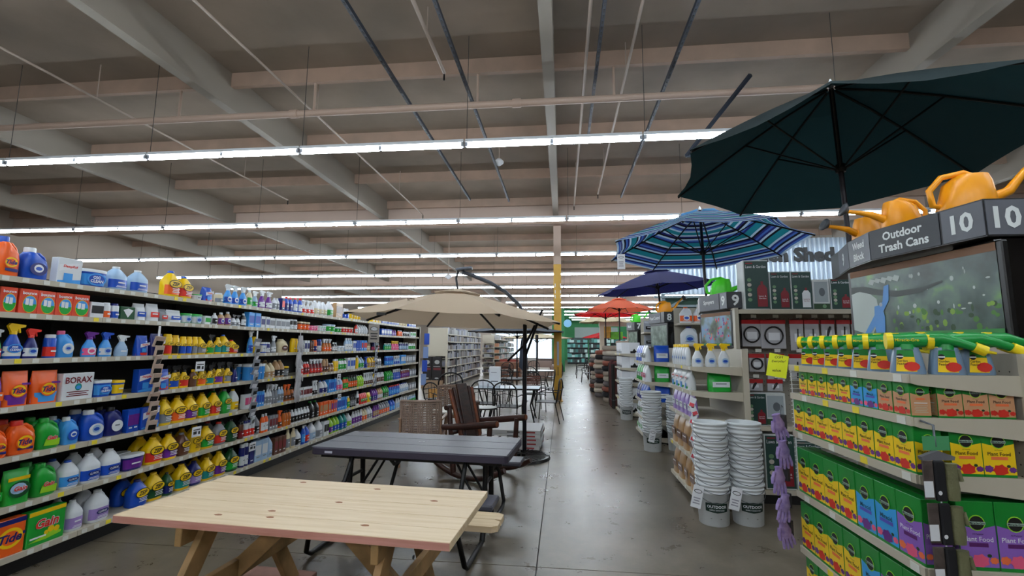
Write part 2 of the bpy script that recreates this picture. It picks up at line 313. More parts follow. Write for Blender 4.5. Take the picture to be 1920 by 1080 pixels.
# yellow column
def column():
    ym = mat('yellow column paint', (.78, .6, .16), .5, noise=(.7, .52, .12), nscale=3)
    b = MB(); b.box(-.26, -.03, 14.05, 14.25, 0, 4.1, ym, .01); b.box(-.26, -.03, 14.05, 14.25, 4.1, 5.5, PIPE); b.box(-.3, .01, 14.0, 14.3, 0, .02, ym)
    o = struct('column', b)
    b = MB(); b.box(-.165, -.105, 14.02, 14.05, 1.05, 1.75, mat('grey conduit box', (.55, .58, .62), .4)); b.box(-.145, -.125, 14.03, 14.05, .75, 1.0, BLACK); b.build('electrical_box', o)
    b = MB()
    for z in (3.2, 3.05, 3.4): b.box(-.22, -.2, 14.03, 14.1, z, z+.1, WHITE); b.box(-.06, -.04, 14.03, 14.1, z, z+.1, WHITE)
    b.build('bracket', o)
column()
SHELF = """
#1
2.73 2.87 1 det or bl yl tide .27
2.88 3.06 1 det bl wh nv blob .225
3.10 3.28 1 box wh - nv wave .19
3.29 3.50 1 tub bl wh lb oxi .14
3.52 3.70 1 jug pb wh bl - .2
3.71 3.91 1 jug pb wh bl - .2
4.02 4.26 1 jug yl bl or zep .25
4.27 4.43 1 jug yl bl rd zep .22
4.43 4.56 1 tub wh gn wh - .06
4.57 4.71 1 pou bl wh rd wave .15
4.75 4.87 1 can cr wh gy - .11
4.88 5.27 3 spr lb wh bl blob .2
5.28 5.37 1 bot cr wh gn - .18
5.38 5.49 1 spr pb wh gn - .18
5.50 5.77 2 spr pp wh wh - .2
5.78 5.93 2 bot wh wh gy - .14
5.96 6.03 1 box nv - rd - .15
6.05 6.25 2 bot bl rd nv - .18
6.27 6.49 2 bot bl rd wh - .19
6.50 6.82 3 spr wh wh rd - .18
6.84 7.24 3 jug wh wh cr - .2
7.25 7.43 1 jug wh wh gn - .22
7.47 7.76 1 box tn - br - .22
7.78 8.01 2 can wh wh bl - .16
8.05 8.53 4 tub wh yl yl - .13
9.04 9.49 3 box yl - wh - .12
9.52 10.60 6 box bl - wh - .12
10.64 11.21 3 tub tn wh cr - .12
11.25 11.85 3 box bl - wh - .14
#2
2.76 2.86 1 box vr - wh bounce .17
2.87 2.99 1 box vr - wh bounce .17
2.99 3.12 1 box vr - wh bounce .17
3.12 3.24 1 box vr - wh bounce .17
3.24 3.37 1 box vr - wh bounce .17
3.38 3.50 1 box wh - bk - .125
3.50 3.56 1 can wh wh or - .13
3.57 3.64 1 can wh nv bl - .13
3.64 3.78 1 box dg - wh dia .11
3.79 3.91 1 pou wh wh bl - .15
3.92 4.05 1 pou wh wh rd - .16
4.05 4.14 1 pou gy wh rd - .12
4.14 4.32 1 pou wh wh bl - .12
4.33 4.45 1 tub aq gn wh blob .1
4.46 4.60 1 tub aq gn wh blob .1
4.61 4.70 1 box wh - gn - .09
4.73 4.80 1 bot wh wh bk - .13
4.81 5.02 2 bot tn wh pp blob .14
5.03 5.19 2 spr wh bk gy - .12
5.20 5.28 1 bot bk wh wh - .14
5.30 5.54 2 box lb - bl - .16
5.55 5.73 2 box wh - nv - .13
5.74 6.19 4 box wh - gy - .12
6.20 6.40 2 can bk wh wh - .13
6.43 6.72 3 tub br cr or - .11
6.74 6.98 3 tub wh pk pk - .07
6.99 7.23 3 tub aq wh wh - .08
7.25 7.54 2 tub wh pb gn - .11
7.56 7.75 2 tub pb wh gn - .08
7.77 8.21 4 tub wh cr rd - .09
8.28 8.39 1 bot rd rd wh - .14
8.42 8.86 4 det wh wh wh - .15
9.54 10.14 4 box bl - wh - .12
10.17 10.45 2 bot pp pp lv - .12
10.55 10.89 3 bot or wh or - .12
10.92 11.40 4 bot wh bk bk - .12
11.45 11.88 3 box wh - gn - .11
#3
2.77 2.82 1 spr gn wh rd - .2
2.83 2.95 1 spr bl yl wh oxi .24
2.95 3.05 1 spr nv rd wh blob .21
3.10 3.18 1 can bl wh rd - .17
3.18 3.31 1 det lb pk wh blob .2
3.33 3.48 1 spr lb pp pk blob .2
3.48 3.62 1 spr lb bl wh blob .2
3.64 3.77 1 spr pb wh pb - .18
3.85 3.97 1 pou bl wh rd wave .18
3.99 4.14 1 pou nv wh rd wave .2
4.15 4.24 1 can yl yl rd zep .2
4.24 4.33 1 can yl yl bk zep .19
4.34 4.41 1 can yl yl bl zep .18
4.42 4.49 1 can yl yl bl zep .18
4.49 4.55 1 can yl yl gy zep .18
4.56 4.68 1 jug yl yl gy zep .18
4.69 4.80 1 spr yl bk gn zep .21
4.80 4.90 1 bot yl yl tl zep .18
4.91 5.03 1 jug yl bl tl zep .19
5.04 5.18 1 jug yl rd rd zep .14
5.36 5.44 1 spr lb wh bl - .25
5.45 5.60 1 jug yl yl yl blob .18
5.61 5.72 2 tub bl wh wh - .12
5.73 5.80 1 can nv wh wh - .12
5.81 5.92 1 spr gy wh wh - .2
5.96 6.20 1 det cr cr br - .16
6.29 6.45 2 can yl yl yl - .17
6.47 6.58 2 bot bk wh wh - .14
6.60 6.73 2 box wh - nv - .15
6.75 6.87 2 can br bk br - .15
6.88 6.98 1 can or or nv - .16
7.00 7.11 1 can nv bl wh - .17
7.15 7.44 3 spr am wh or - .18
7.46 7.63 2 bot bk wh wh - .13
7.69 7.89 2 tub pb wh wh - .08
7.91 8.20 3 bot pb wh wh - .2
8.23 8.36 2 box wh - bl - .16
8.38 8.57 2 box bl - bl - .17
8.59 8.84 3 box lb - rd - .17
8.87 9.02 2 bot tn wh cr - .14
9.05 9.24 1 can nv nv pk - .14
9.27 9.49 2 bot rr wh rr - .13
9.76 10.17 4 bot tl wh gn - .13
10.21 10.66 5 spr pk yl pk - .18
10.70 11.31 5 bot nv wh pb - .15
11.35 11.91 4 bot wh wh gn - .14
#4
2.81 2.86 1 pou pp or or - .2
2.86 3.03 1 pou or wh pp tide .235
3.04 3.23 1 pou or wh lb tide .23
3.23 3.49 1 box wh - tl borax .2
3.51 3.66 1 tub bl wh lb oxi .13
3.66 3.77 1 tub bl yl yl - .12
3.89 4.06 1 box bl - wh wave .2
4.08 4.25 1 pou bl wh rd wave .19
4.25 4.36 1 spr yl bk bl zep .22
4.37 4.48 1 spr yl bk rd zep .22
4.49 4.58 1 bot br yl br zep .17
4.59 4.72 1 spr yl bk or zep .21
4.73 4.83 1 spr yl bk tl zep .21
4.85 4.97 1 spr yl bk pp zep .21
4.98 5.11 1 spr yl bk gy zep .21
5.12 5.20 1 spr nv bk nv - .18
5.40 5.71 5 tub lb wh lb - .17
5.74 5.93 2 jug cr cr tn - .17
5.94 6.14 2 jug tn cr bk - .2
6.15 6.26 1 tub bk yl gy - .12
6.46 6.62 2 bot wh wh rd - .14
6.63 6.78 2 bot rd wh rr - .16
6.80 7.17 4 spr rr wh rd - .19
7.20 7.36 2 can tn tn br - .18
7.37 7.54 2 bot br wh tn - .12
7.55 7.69 2 can yl wh yl - .17
7.71 8.01 3 bot wh gn gn - .17
8.03 8.35 3 box wh - bl - .18
8.37 8.51 1 bot yl wh yl - .21
8.54 8.75 2 jug pb wh gn - .18
8.78 8.93 1 spr bl bl nv - .18
8.95 9.36 3 jug yl wh tn - .18
9.39 9.62 2 bot wh bk gy - .16
9.89 10.34 4 can bl lb lb - .17
10.38 10.77 3 spr pb wh bl - .17
10.81 11.15 3 box lb - wh - .18
11.19 11.95 5 box gy - wh - .16
#5
2.83 2.94 1 det or or wh tide .2
2.94 3.12 1 det or rd pk tide .225
3.13 3.29 1 det gn gn wh gain .215
3.30 3.43 1 det lb wh bl blob .2
3.45 3.64 1 det bl wh wh blob .23
3.65 3.81 1 det nv bk wh - .23
3.82 3.94 2 box bl - pp - .19
3.95 4.16 1 box bl - wh wave .19
4.17 4.31 1 jug yl yl gy zep .235
4.32 4.48 1 jug yl yl or zep .235
4.49 4.64 1 jug yl yl pp zep .235
4.66 4.81 1 jug yl yl gn zep .235
4.83 4.97 1 jug yl yl rd zep .235
4.99 5.13 1 jug gn gy gn zep .23
5.15 5.27 1 jug wh yl yl - .22
5.36 5.57 3 box wh - pk - .15
5.58 5.71 3 box lb - bl - .16
5.72 5.89 3 bot wh wh gy - .17
5.90 6.03 2 spr gy wh gy - .22
6.04 6.16 2 bot pb wh gy - .18
6.17 6.33 2 spr am or br - .2
6.34 6.52 3 bot am bk br - .15
6.53 6.90 4 box wh - rr - .13
6.91 7.06 2 spr wh wh bk - .2
7.17 7.36 2 jug wh bl nv - .18
7.38 7.65 4 box lb - bl - .18
7.67 7.90 2 jug pb wh pk - .19
7.92 8.11 3 bot or gn gn - .18
8.13 8.48 4 bot dg bk or - .2
8.50 8.77 3 jug lm wh lm - .18
8.79 9.23 5 spr wh wh br - .21
9.26 9.39 2 bot yl yl wh - .18
9.42 9.80 4 bot wh wh br - .18
9.93 10.35 4 det gn gn tl - .18
10.38 10.84 5 spr bl wh bl - .2
10.88 11.47 6 bot rr wh pp - .17
11.51 11.98 3 box gy - wh - .15
#6
2.86 2.94 1 pou yl yl gn - .2
2.95 3.12 1 pou gn yl wh gain .225
3.14 3.31 1 det gn gn yl gain .225
3.33 3.47 1 jug wh bl lb clx .2
3.48 3.64 1 jug wh wh bl clx .215
3.65 3.82 1 jug wh wh bl clx .215
3.83 4.05 1 tub nv wh pp - .13
4.06 4.25 1 jug yl yl rd zep .23
4.26 4.42 1 jug yl yl pp zep .23
4.44 4.58 1 jug br gy br zep .21
4.59 4.74 1 jug yl yl yl zep .22
4.75 4.92 1 jug yl yl gn zep .225
4.94 5.11 1 jug gy rd rd zep .215
5.13 5.29 1 jug dg bk dg zep .215
5.32 5.39 1 can br bk rr - .17
5.40 5.58 3 can wh nv rd - .17
5.59 5.70 1 jug gy gy bk - .2
5.71 5.86 2 bot or wh wh - .2
5.87 6.06 3 box gy - rr - .16
6.07 6.16 1 spr or or br - .2
6.18 6.37 3 bot am bk am - .18
6.38 6.86 6 bot wh wh bk - .17
6.88 7.14 2 jug bk gn bk - .22
7.16 7.50 4 box or - tn - .18
7.52 7.72 3 box or - pp - .17
7.74 8.08 5 box lb - bl - .18
8.10 8.21 2 bot yl wh gn - .18
8.23 8.45 3 bot bk bk gy - .19
8.47 8.61 1 bot wh wh bk - .22
8.64 8.98 4 pou rd gn gn - .17
9.00 9.16 1 pou yl rd gn - .16
9.19 9.49 3 jug pp pp nv - .2
9.52 9.78 3 jug tn tn wh - .19
9.81 10.12 3 jug gn gn dg - .2
10.15 10.81 6 bot bl rd lb - .19
10.84 11.46 5 jug wh bl pb - .18
11.50 12.02 4 box gy - wh - .15
#7
2.88 3.11 1 box or - yl tide .235
3.11 3.38 1 box gn - yl gain .235
3.41 3.54 1 jug wh wh lv - .215
3.55 3.76 1 jug wh wh lv clx .235
3.91 4.12 1 jug bl nv bl zep .22
4.13 4.30 1 jug yl yl dg zep .235
4.31 4.40 1 jug dg bk nv zep .2
4.42 4.62 1 jug yl yl tl zep .235
4.63 4.78 1 jug nv nv lv zep .225
4.80 4.96 1 jug yl yl tl zep .22
4.98 5.14 1 jug yl yl pp zep .225
5.16 5.33 1 jug dg dg gn zep .22
5.37 5.51 2 can nv wh wh - .23
5.52 5.61 1 box nv - nv - .17
5.62 5.87 2 box pb - wh - .22
5.88 6.00 1 jug pb nv pb - .23
6.01 6.27 3 box br - rr - .19
6.28 6.54 2 bot cr cr gy - .24
6.55 6.68 1 jug wh wh bk - .2
6.69 6.78 1 bot bl wh lb - .23
6.79 6.91 1 jug bl wh rd - .22
6.93 7.10 1 jug wh wh pb - .23
7.12 7.30 1 jug wh wh gy - .24
7.31 7.47 2 box wh - bk - .2
7.49 7.63 1 jug lm lm pp - .22
7.65 7.86 2 jug lm gn bl - .22
7.88 8.14 2 jug tl tl bl - .22
8.16 8.33 1 jug wh wh lm - .2
8.35 8.77 4 bot wh wh pp - .21
8.79 9.02 2 jug cr wh or - .2
9.04 9.28 2 jug wh wh gy - .2
9.30 9.61 3 bot pp pp tn - .2
9.64 10.22 5 jug gy wh or - .2
10.26 10.56 2 jug bl bl lb - .2
10.59 11.38 6 bot wh wh pb - .2
11.42 12.06 5 bot pb wh gn - .18"""
# ---------------------------------------------------------------- products (front faces -y, base at z 0)
def ring(w, d, z, n=2.6, cx=0., N=16, cy=0.):
    out = []
    for j in range(N):
        a = 2*PI*(j+.5)/N; c, s = math.cos(a), math.sin(a)
        out.append((cx+w/2*math.copysign(abs(c)**(2/n), c), cy+d/2*math.copysign(abs(s)**(2/n), s), z))
    return out
def band(b, w, d, z0, z1, m, n=2.6, cx=0., N=16, grow=1.015, w1=None, d1=None):
    """label strip wrapped round the front half"""
    w1 = w1 or w; d1 = d1 or d
    r0 = ring(w*grow, d*grow+.002, z0, n, cx, N); r1 = ring(w1*grow, d1*grow+.002, z1, n, cx, N)
    idx = [j for j in range(N) if N*.47 < j+.5 < N*1.03]
    vs = [r0[j] for j in idx] + [r1[j] for j in idx]; k = len(idx)
    b.add(vs, [(i, i+1, k+i+1, k+i) for i in range(k-1)], m, True)
def logo(b, kind, cx, cz, w, y, band_c):
    """flat print on the plane y (seen from -y)"""
    e = .0012
    if kind == 'zep':
        b.disc(cx, cz, w*.5, w*.27, y, INK, 16); b.disc(cx, cz, w*.45, w*.225, y-e, pm('yl'), 16)
        b.text('ZEP', cx, cz, w*.24, y-2*e, INK, .03, .25, maxw=w*.68)
    elif kind == 'tide':
        b.disc(cx, cz, w*.5, w*.46, y, pm('or'), 18); b.disc(cx, cz, w*.43, w*.39, y-e, pm('yl'), 18); b.disc(cx, cz, w*.3, w*.27, y-1.5*e, pm('or'), 18)
        b.text('Tide', cx, cz, w*.34, y-2*e, pm('nv'), .03, .25, maxw=w*.85)
    elif kind == 'gain':
        b.text('Gain', cx+w*.01, cz, w*.36, y-e, WHITE, .07, .2, maxw=w*1.04); b.text('Gain', cx, cz, w*.33, y-2*e, pm('rd'), .03, .2, maxw=w)
    elif kind == 'bounce':
        b.text('bounce', cx, cz, w*.2, y-e, WHITE, .03, 0, maxw=w*.92)
    elif kind == 'oxi':
        b.disc(cx, cz, w*.5, w*.34, y, pm('lb'), 16); b.disc(cx, cz, w*.42, w*.27, y-e, pm('bl'), 16)
        b.text('OXI', cx-w*.03, cz+w*.1, w*.17, y-2*e, WHITE, .04, maxw=w*.5); b.text('CLEAN', cx, cz-w*.1, w*.17, y-2*e, WHITE, .04, maxw=w*.72)
    elif kind == 'borax':
        b.text('BORAX', cx, cz, w*.2, y-e, pm('rr'), .02, maxw=w*.85)
    elif kind == 'clx':
        b.add([(cx-w*.48, y, cz), (cx-w*.34, y, cz-w*.14), (cx+w*.34, y, cz-w*.14), (cx+w*.48, y, cz), (cx+w*.34, y, cz+w*.14), (cx-w*.34, y, cz+w*.14)], [(0, 1, 2, 3, 4, 5)], pm('nv'))
        b.text('CLOROX', cx, cz, w*.15, y-e, WHITE, .03, maxw=w*.66)
    elif kind == 'blob':
        b.disc(cx, cz, w*.38, w*.34, y, WHITE if band_c != 'wh' else pm('pb'), 14); b.disc(cx, cz-w*.02, w*.27, w*.16, y-e, pm('pk') if band_c == 'pk' else pm('bl'), 12)
    elif kind == 'wave':
        b.poly([(cx-w*.45, cz-w*.1), (cx+w*.45, cz+w*.15), (cx+w*.45, cz+w*.38), (cx-w*.45, cz+w*.2)], y, WHITE)
        b.text('DampRid', cx, cz+w*.14, w*.15, y-e, pm('rd'), .03, .2, maxw=w*.8)
        b.rect(cx-w*.25, cx+w*.12, cz-w*.5, cz-w*.16, y-e, pm('lb'))
    elif kind == 'dia':
        b.poly([(cx-w*.35, cz+w*.2), (cx, cz-w*.28), (cx+w*.35, cz+w*.2), (cx, cz+w*.32)], y, WHITE)
    elif kind == '-':
        b.rect(cx-w*.28, cx+w*.28, cz-.006, cz+.006, y, pm('gy') if band_c in ('wh', 'cr') else WHITE)
def lines(b, cx, z0, z1, w, y, m, n=3):
    for i in range(n):
        z = z0+(z1-z0)*(i+.5)/n; h = (z1-z0)/n*.22; ww = w*(1-.18*(i % 2)); b.rect(cx-ww/2, cx+ww/2, z-h, z+h, y, m)
def product(kind, w, d, h, body, cap, bc, lg, g):
    """g(part) gives the mesh builder of a part"""
    B = pm(body); C = pm(cap) if cap in PAL else B; K = pm(bc) if bc in PAL else WHITE; txt = INK if bc in ('yl', 'wh', 'cr', 'lm', 'pb') else WHITE
    b = g('body')
    if kind == 'jug':
        n = 3.2
        b.loft([ring(w*.9, d*.9, 0, n), ring(w, d, .012, n), ring(w, d, h*.56, n), ring(w*.92, d*.92, h*.64, n), ring(w*.62, d*.66, h*.8, 2.6), ring(w*.36, d*.42, h*.9, 2.2), ring(w*.28, d*.34, h*.93, 2)], B)
        c = g('cap'); c.lathe([(w*.17, h*.92), (w*.17, h*.985), (w*.15, h)], C, 12)
        if d > .075: g('handle').tube([(w*.14, d*.1, h*.86), (w*.3, d*.1, h*.86), (w*.43, d*.1, h*.76), (w*.44, d*.1, h*.62), (w*.4, d*.1, h*.52)], w*.062, B, 8)
        l = g('label'); z0, z1 = h*.1, h*.45; band(l, w, d, z0, z1, K, n)
        y = -d/2*1.015-.003
        if lg == 'zep': logo(l, 'zep', 0, h*.5, w*.92, y, bc); lines(l, w*.08, h*.16, h*.34, w*.55, y, WHITE if bc != 'yl' else INK)
        else: logo(l, lg, 0, h*.32, w*.7, y, bc); lines(l, 0, h*.12, h*.2, w*.6, y, txt, 2)
    elif kind == 'det':
        n = 2.8
        b.loft([ring(w*.88, d*.9, 0, n), ring(w, d, .012, n), ring(w, d, h*.45, n), ring(w*.92, d, h*.6, n, -w*.03), ring(w*.62, d*.9, h*.74, n, -w*.14), ring(w*.4, d*.7, h*.84, 2.2, -w*.18), ring(w*.34, d*.62, h*.86, 2, -w*.18)], B)
        c = g('cap'); c.lathe([(w*.2, h*.84), (w*.2, h*.97), (w*.18, h)], C, 14, (-w*.18, 0))
        g('handle').tube([(-w*.02, 0, h*.82), (w*.16, 0, h*.84), (w*.36, 0, h*.74), (w*.46, 0, h*.6), (w*.45, 0, h*.45), (w*.38, 0, h*.35)], w*.085, B, 8)
        l = g('label'); y = -d/2*1.01-.003
        if lg == 'tide': logo(l, 'tide', -w*.05, h*.36, w*.66, y, bc); l.poly([(-w*.3, h*.14), (w*.28, h*.12), (w*.3, h*.2), (-w*.3, h*.21)], y, pm('pp' if bc == 'pp' else 'nv'))
        elif lg == 'gain': l.poly([(-w*.38, h*.12), (w*.34, h*.08), (w*.36, h*.3), (-w*.3, h*.34)], y, pm('lm')); logo(l, 'gain', -w*.02, h*.36, w*.6, y-.001, bc)
        else: l.disc(-w*.02, h*.34, w*.34, h*.2, y, K, 16); logo(l, lg, -w*.02, h*.36, w*.5, y-.001, bc)
    elif kind == 'spr':
        n = 2.4; hb = h*.7
        b.loft([ring(w*.9, d*.9, 0, n), ring(w*.95, d, .01, n), ring(w*.98, d, hb*.3, n), ring(w*.82, d*.9, hb*.62, n), ring(w*.5, d*.7, hb*.84, n), ring(w*.3, d*.46, hb, 2)], B)
        c = g('trigger'); c.lathe([(w*.17, hb*.98), (w*.18, hb+h*.05), (w*.12, hb+h*.08)], C, 10)
        c.prism([(-w*.16, hb+h*.06), (w*.14, hb+h*.06), (w*.2, hb+h*.16), (w*.55, hb+h*.2), (w*.56, hb+h*.26), (-w*.2, hb+h*.3), (-w*.34, hb+h*.22)], -d*.18, d*.18, C)
        c.prism([(w*.22, hb+h*.17), (w*.3, hb+h*.19), (w*.36, hb+h*.04), (w*.3, hb+h*.03)], -d*.1, d*.1, C)
        l = g('label'); y = -d/2*1.01-.003
        band(l, w*.95, d, hb*.12, hb*.5, K, n)
        if lg == 'zep': logo(l, 'zep', 0, hb*.62, w*.82, y, bc)
        elif lg == 'oxi': logo(l, 'oxi', 0, hb*.42, w*.8, y, bc)
        elif lg == 'blob': logo(l, 'blob', 0, hb*.36, w*.75, y, bc)
        else: logo(l, '-', 0, hb*.36, w*.8, y, bc)
    elif kind == 'bot':
        n = 2.6
        b.loft([ring(w*.9, d*.9, 0, n), ring(w, d, .01, n), ring(w, d, h*.62, n), ring(w*.7, d*.8, h*.76, n), ring(w*.4, d*.5, h*.86, 2)], B)
        g('cap').lathe([(w*.2, h*.85), (w*.2, h*.98), (w*.16, h)], C, 10)
        l = g('label'); band(l, w, d, h*.12, h*.55, K, n); y = -d/2*1.015-.003
        if lg == 'zep': logo(l, 'zep', 0, h*.54, w*.9, y, bc)
        else: logo(l, lg, 0, h*.36, w*.8, y, bc)
    elif kind == 'can':
        r = w/2
        b.lathe([(r*.95, 0), (r, .006), (r, h*.8), (r*.9, h*.85)], B, 14)
        g('cap').lathe([(r*.82, h*.85), (r*.82, h*.97), (r*.7, h)], C, 12)
        l = g('label'); band(l, w, w, h*.08, h*.48, K, 2, N=18); y = -r*1.015-.003
        logo(l, lg if lg != '-' else '-', 0, h*.54 if lg == 'zep' else h*.3, w*.85, y, bc)
    elif kind == 'tub':
        n = 3.5
        b.loft([ring(w*.8, d*.8, 0, n), ring(w*.84, d*.84, .008, n), ring(w*.96, d*.96, h*.84, n)], B)
        g('lid').loft([ring(w, d, h*.83, n), ring(w, d, h*.96, n), ring(w*.96, d*.96, h, n)], C)
        l = g('label'); band(l, w*.86, d*.86, h*.12, h*.72, K, n, w1=w*.94, d1=d*.94); y = -d/2*.98-.003
        logo(l, lg, 0, h*.44, min(w*.75, h*1.1), y, bc)
    elif kind == 'box':
        b.box(-w/2, w/2, -d/2, d/2, 0, h, B, min(.004, w*.05))
        l = g('label'); y = -d/2-.0015
        if lg == 'bounce':
            l.disc(w*.06, h*.4, w*.4, h*.36, y, pm('yl'), 18); l.disc(w*.06, h*.4, w*.37, h*.33, y-.001, pm('lb'), 18)
            l.disc(w*.06, h*.4, w*.37, h*.33, y-.0018, pm('gn'), 14, PI, 2*PI); l.rect(-w*.2, -w*.02, h*.36, h*.62, y-.0025, WHITE); l.rect(w*.02, w*.22, h*.34, h*.6, y-.0025, WHITE)
            logo(l, 'bounce', 0, h*.84, w, y-.001, bc)
        elif lg == 'tide':
            l.rect(-w*.5, w*.5, h*.86, h*.99, y, pm('nv')); logo(l, 'tide', w*.1, h*.48, w*.78, y, bc); l.rect(w*.1, w*.5, h*.5, h*.58, y-.0005, pm('nv'))
        elif lg == 'gain':
            l.rect(-w*.49, w*.49, h*.87, h*.99, y, pm('yl')); l.poly([(-w*.45, h*.12), (-w*.1, h*.2), (w*.2, h*.32), (w*.42, h*.22), (w*.4, h*.16), (0, h*.1)], y, pm('lm'))
            for dx, dz, r in ((.12, .36, .09), (.28, .32, .08), (.0, .3, .06)): l.disc(w*dx, h*dz, w*r, w*r, y-.0006, pm('yl'), 12)
            logo(l, 'gain', 0, h*.6, w*.78, y, bc); l.rect(-w*.42, w*.0, h*.2, h*.25, y-.0006, WHITE)
        elif lg == 'borax':
            logo(l, 'borax', 0, h*.74, w, y, bc); l.disc(0, h*.48, w*.11, w*.11, y, pm('tl'), 14); l.disc(0, h*.46, w*.08, w*.06, y-.001, pm('lb'), 12); lines(l, 0, h*.12, h*.34, w*.7, y, pm('rr'), 3)
        elif lg == 'wave': logo(l, 'wave', 0, h*.55, w, y, bc); l.poly([(-w*.48, h*.03), (w*.48, h*.03), (w*.48, h*.2), (-w*.48, h*.1)], y, pm('lb'))
        elif lg == 'dia': logo(l, 'dia', 0, h*.5, w, y, bc)
        else: l.rect(-w*.44, w*.44, h*.3, h*.78, y, K); logo(l, '-', 0, h*.2, w*.9, y, bc)
        g('flap_seam').box(-w*.48, w*.48, -.002, .002, h, h+.001, INK if body in ('wh', 'cr', 'tn') else B)
    elif kind == 'pou':
        n = 2.6
        b.loft([ring(w*.94, d, 0, 3.4), ring(w*.96, d, h*.06, 3.2), ring(w, d*.98, h*.35, n), ring(w*.98, d*.7, h*.7, n), ring(w*.96, d*.3, h*.88, n), ring(w*.97, d*.06, h*.94, 3), ring(w*.97, d*.05, h, 3)], B)
        l = g('label'); y = -d/2*1.01-.003
        if lg == 'tide': band(l, w*.96, d, h*.05, h*.34, K, n, grow=1.02); logo(l, 'tide', 0, h*.44, w*.62, y-.002, bc); l.rect(w*.08, w*.42, h*.6, h*.66, y-.002, pm('pp'))
        elif lg == 'gain': l.disc(0, h*.42, w*.4, h*.24, y, pm('dg'), 14); l.disc(-w*.05, h*.45, w*.3, h*.16, y-.001, pm('pb'), 12); logo(l, 'gain', w*.02, h*.45, w*.6, y-.002, bc); l.rect(-w*.4, w*.4, h*.68, h*.78, y*.72, pm('yl'))
        elif lg == 'wave': logo(l, 'wave', 0, h*.46, w*.9, y, bc); band(l, w*.96, d, h*.04, h*.16, K, n)
        else: l.rect(-w*.36, w*.36, h*.24, h*.52, y, K); logo(l, '-', 0, h*.42, w*.8, y-.001, bc)
KINDN = {'jug': ('cleaner_jug', 'jug'), 'det': ('detergent_bottle', 'handled bottle'), 'spr': ('spray_bottle', 'spray bottle'), 'bot': ('bottle', 'bottle'),
         'can': ('spray_can', 'can'), 'tub': ('tub', 'tub'), 'box': ('carton', 'box'), 'pou': ('pouch', 'pouch')}
_PC = {}
def product_meshes(key, joined):
    k = (key, joined)
    if k in _PC: return _PC[k]
    parts = {}
    if joined:
        one = MB(); product(*key, g=lambda p: one); parts[''] = one.mesh(KINDN[key[0]][0])
    else:
        def g(p):
            if p not in parts: parts[p] = MB()
            return parts[p]
        product(*key, g=g)
        parts = {p: m.mesh(p) for p, m in parts.items() if m.v}
    _PC[k] = parts; return parts
def place_product(key, loc, rz, label, group, joined=False, name=None, cat=None):
    pts = product_meshes(key, joined); nm, c = KINDN[key[0]]; nm = name or nm; c = cat or c
    if joined:
        o = link(nm, pts[''], None, loc, rz); return tag(o, label, c, group)
    t = thing(nm, label, c, loc, rz, group)
    for p, me in pts.items(): link(p, me, t)
    return t

# ---------------------------------------------------------------- left shelving run
SX = -3.8
LEV = [2.07, 1.82, 1.50, 1.17, .83, .49, .15]
LEVN = ['top', 'second', 'third', 'fourth', 'fifth', 'sixth', 'bottom']
def shelf_board(b, x0, x1, y0, y1, z, lip, m, face):
    """board with a price lip; face = direction the lip looks"""
    b.box(x0, x1, y0, y1, z-.022, z, m)
    if face == '+x': b.box(x1, x1+.012, y0, y1, z-.036, z+.004, m)
    if face == '-x': b.box(x0-.012, x0, y0, y1, z-.036, z+.004, m)
    if face == '-y': b.box(x0, x1, y0-.012, y0, z-.036, z+.004, m)
def tags_on(b, x, y0, y1, z, face, rnd, step=.11):
    y = y0+.03
    while y < y1-.05:
        if rnd.random() < .85:
            m = TAGY if rnd.random() < .16 else TAGW
            if face == '+x': b.box(x+.012, x+.0145, y, y+.042, z-.03, z+.0, m)
            elif face == '-x': b.box(x-.0145, x-.012, y, y+.055, z-.034, z, m)
            else: b.box(y, y+.055, x-.0145, x-.012, z-.034, z, m)
        y += step*rnd.uniform(.8, 1.3)
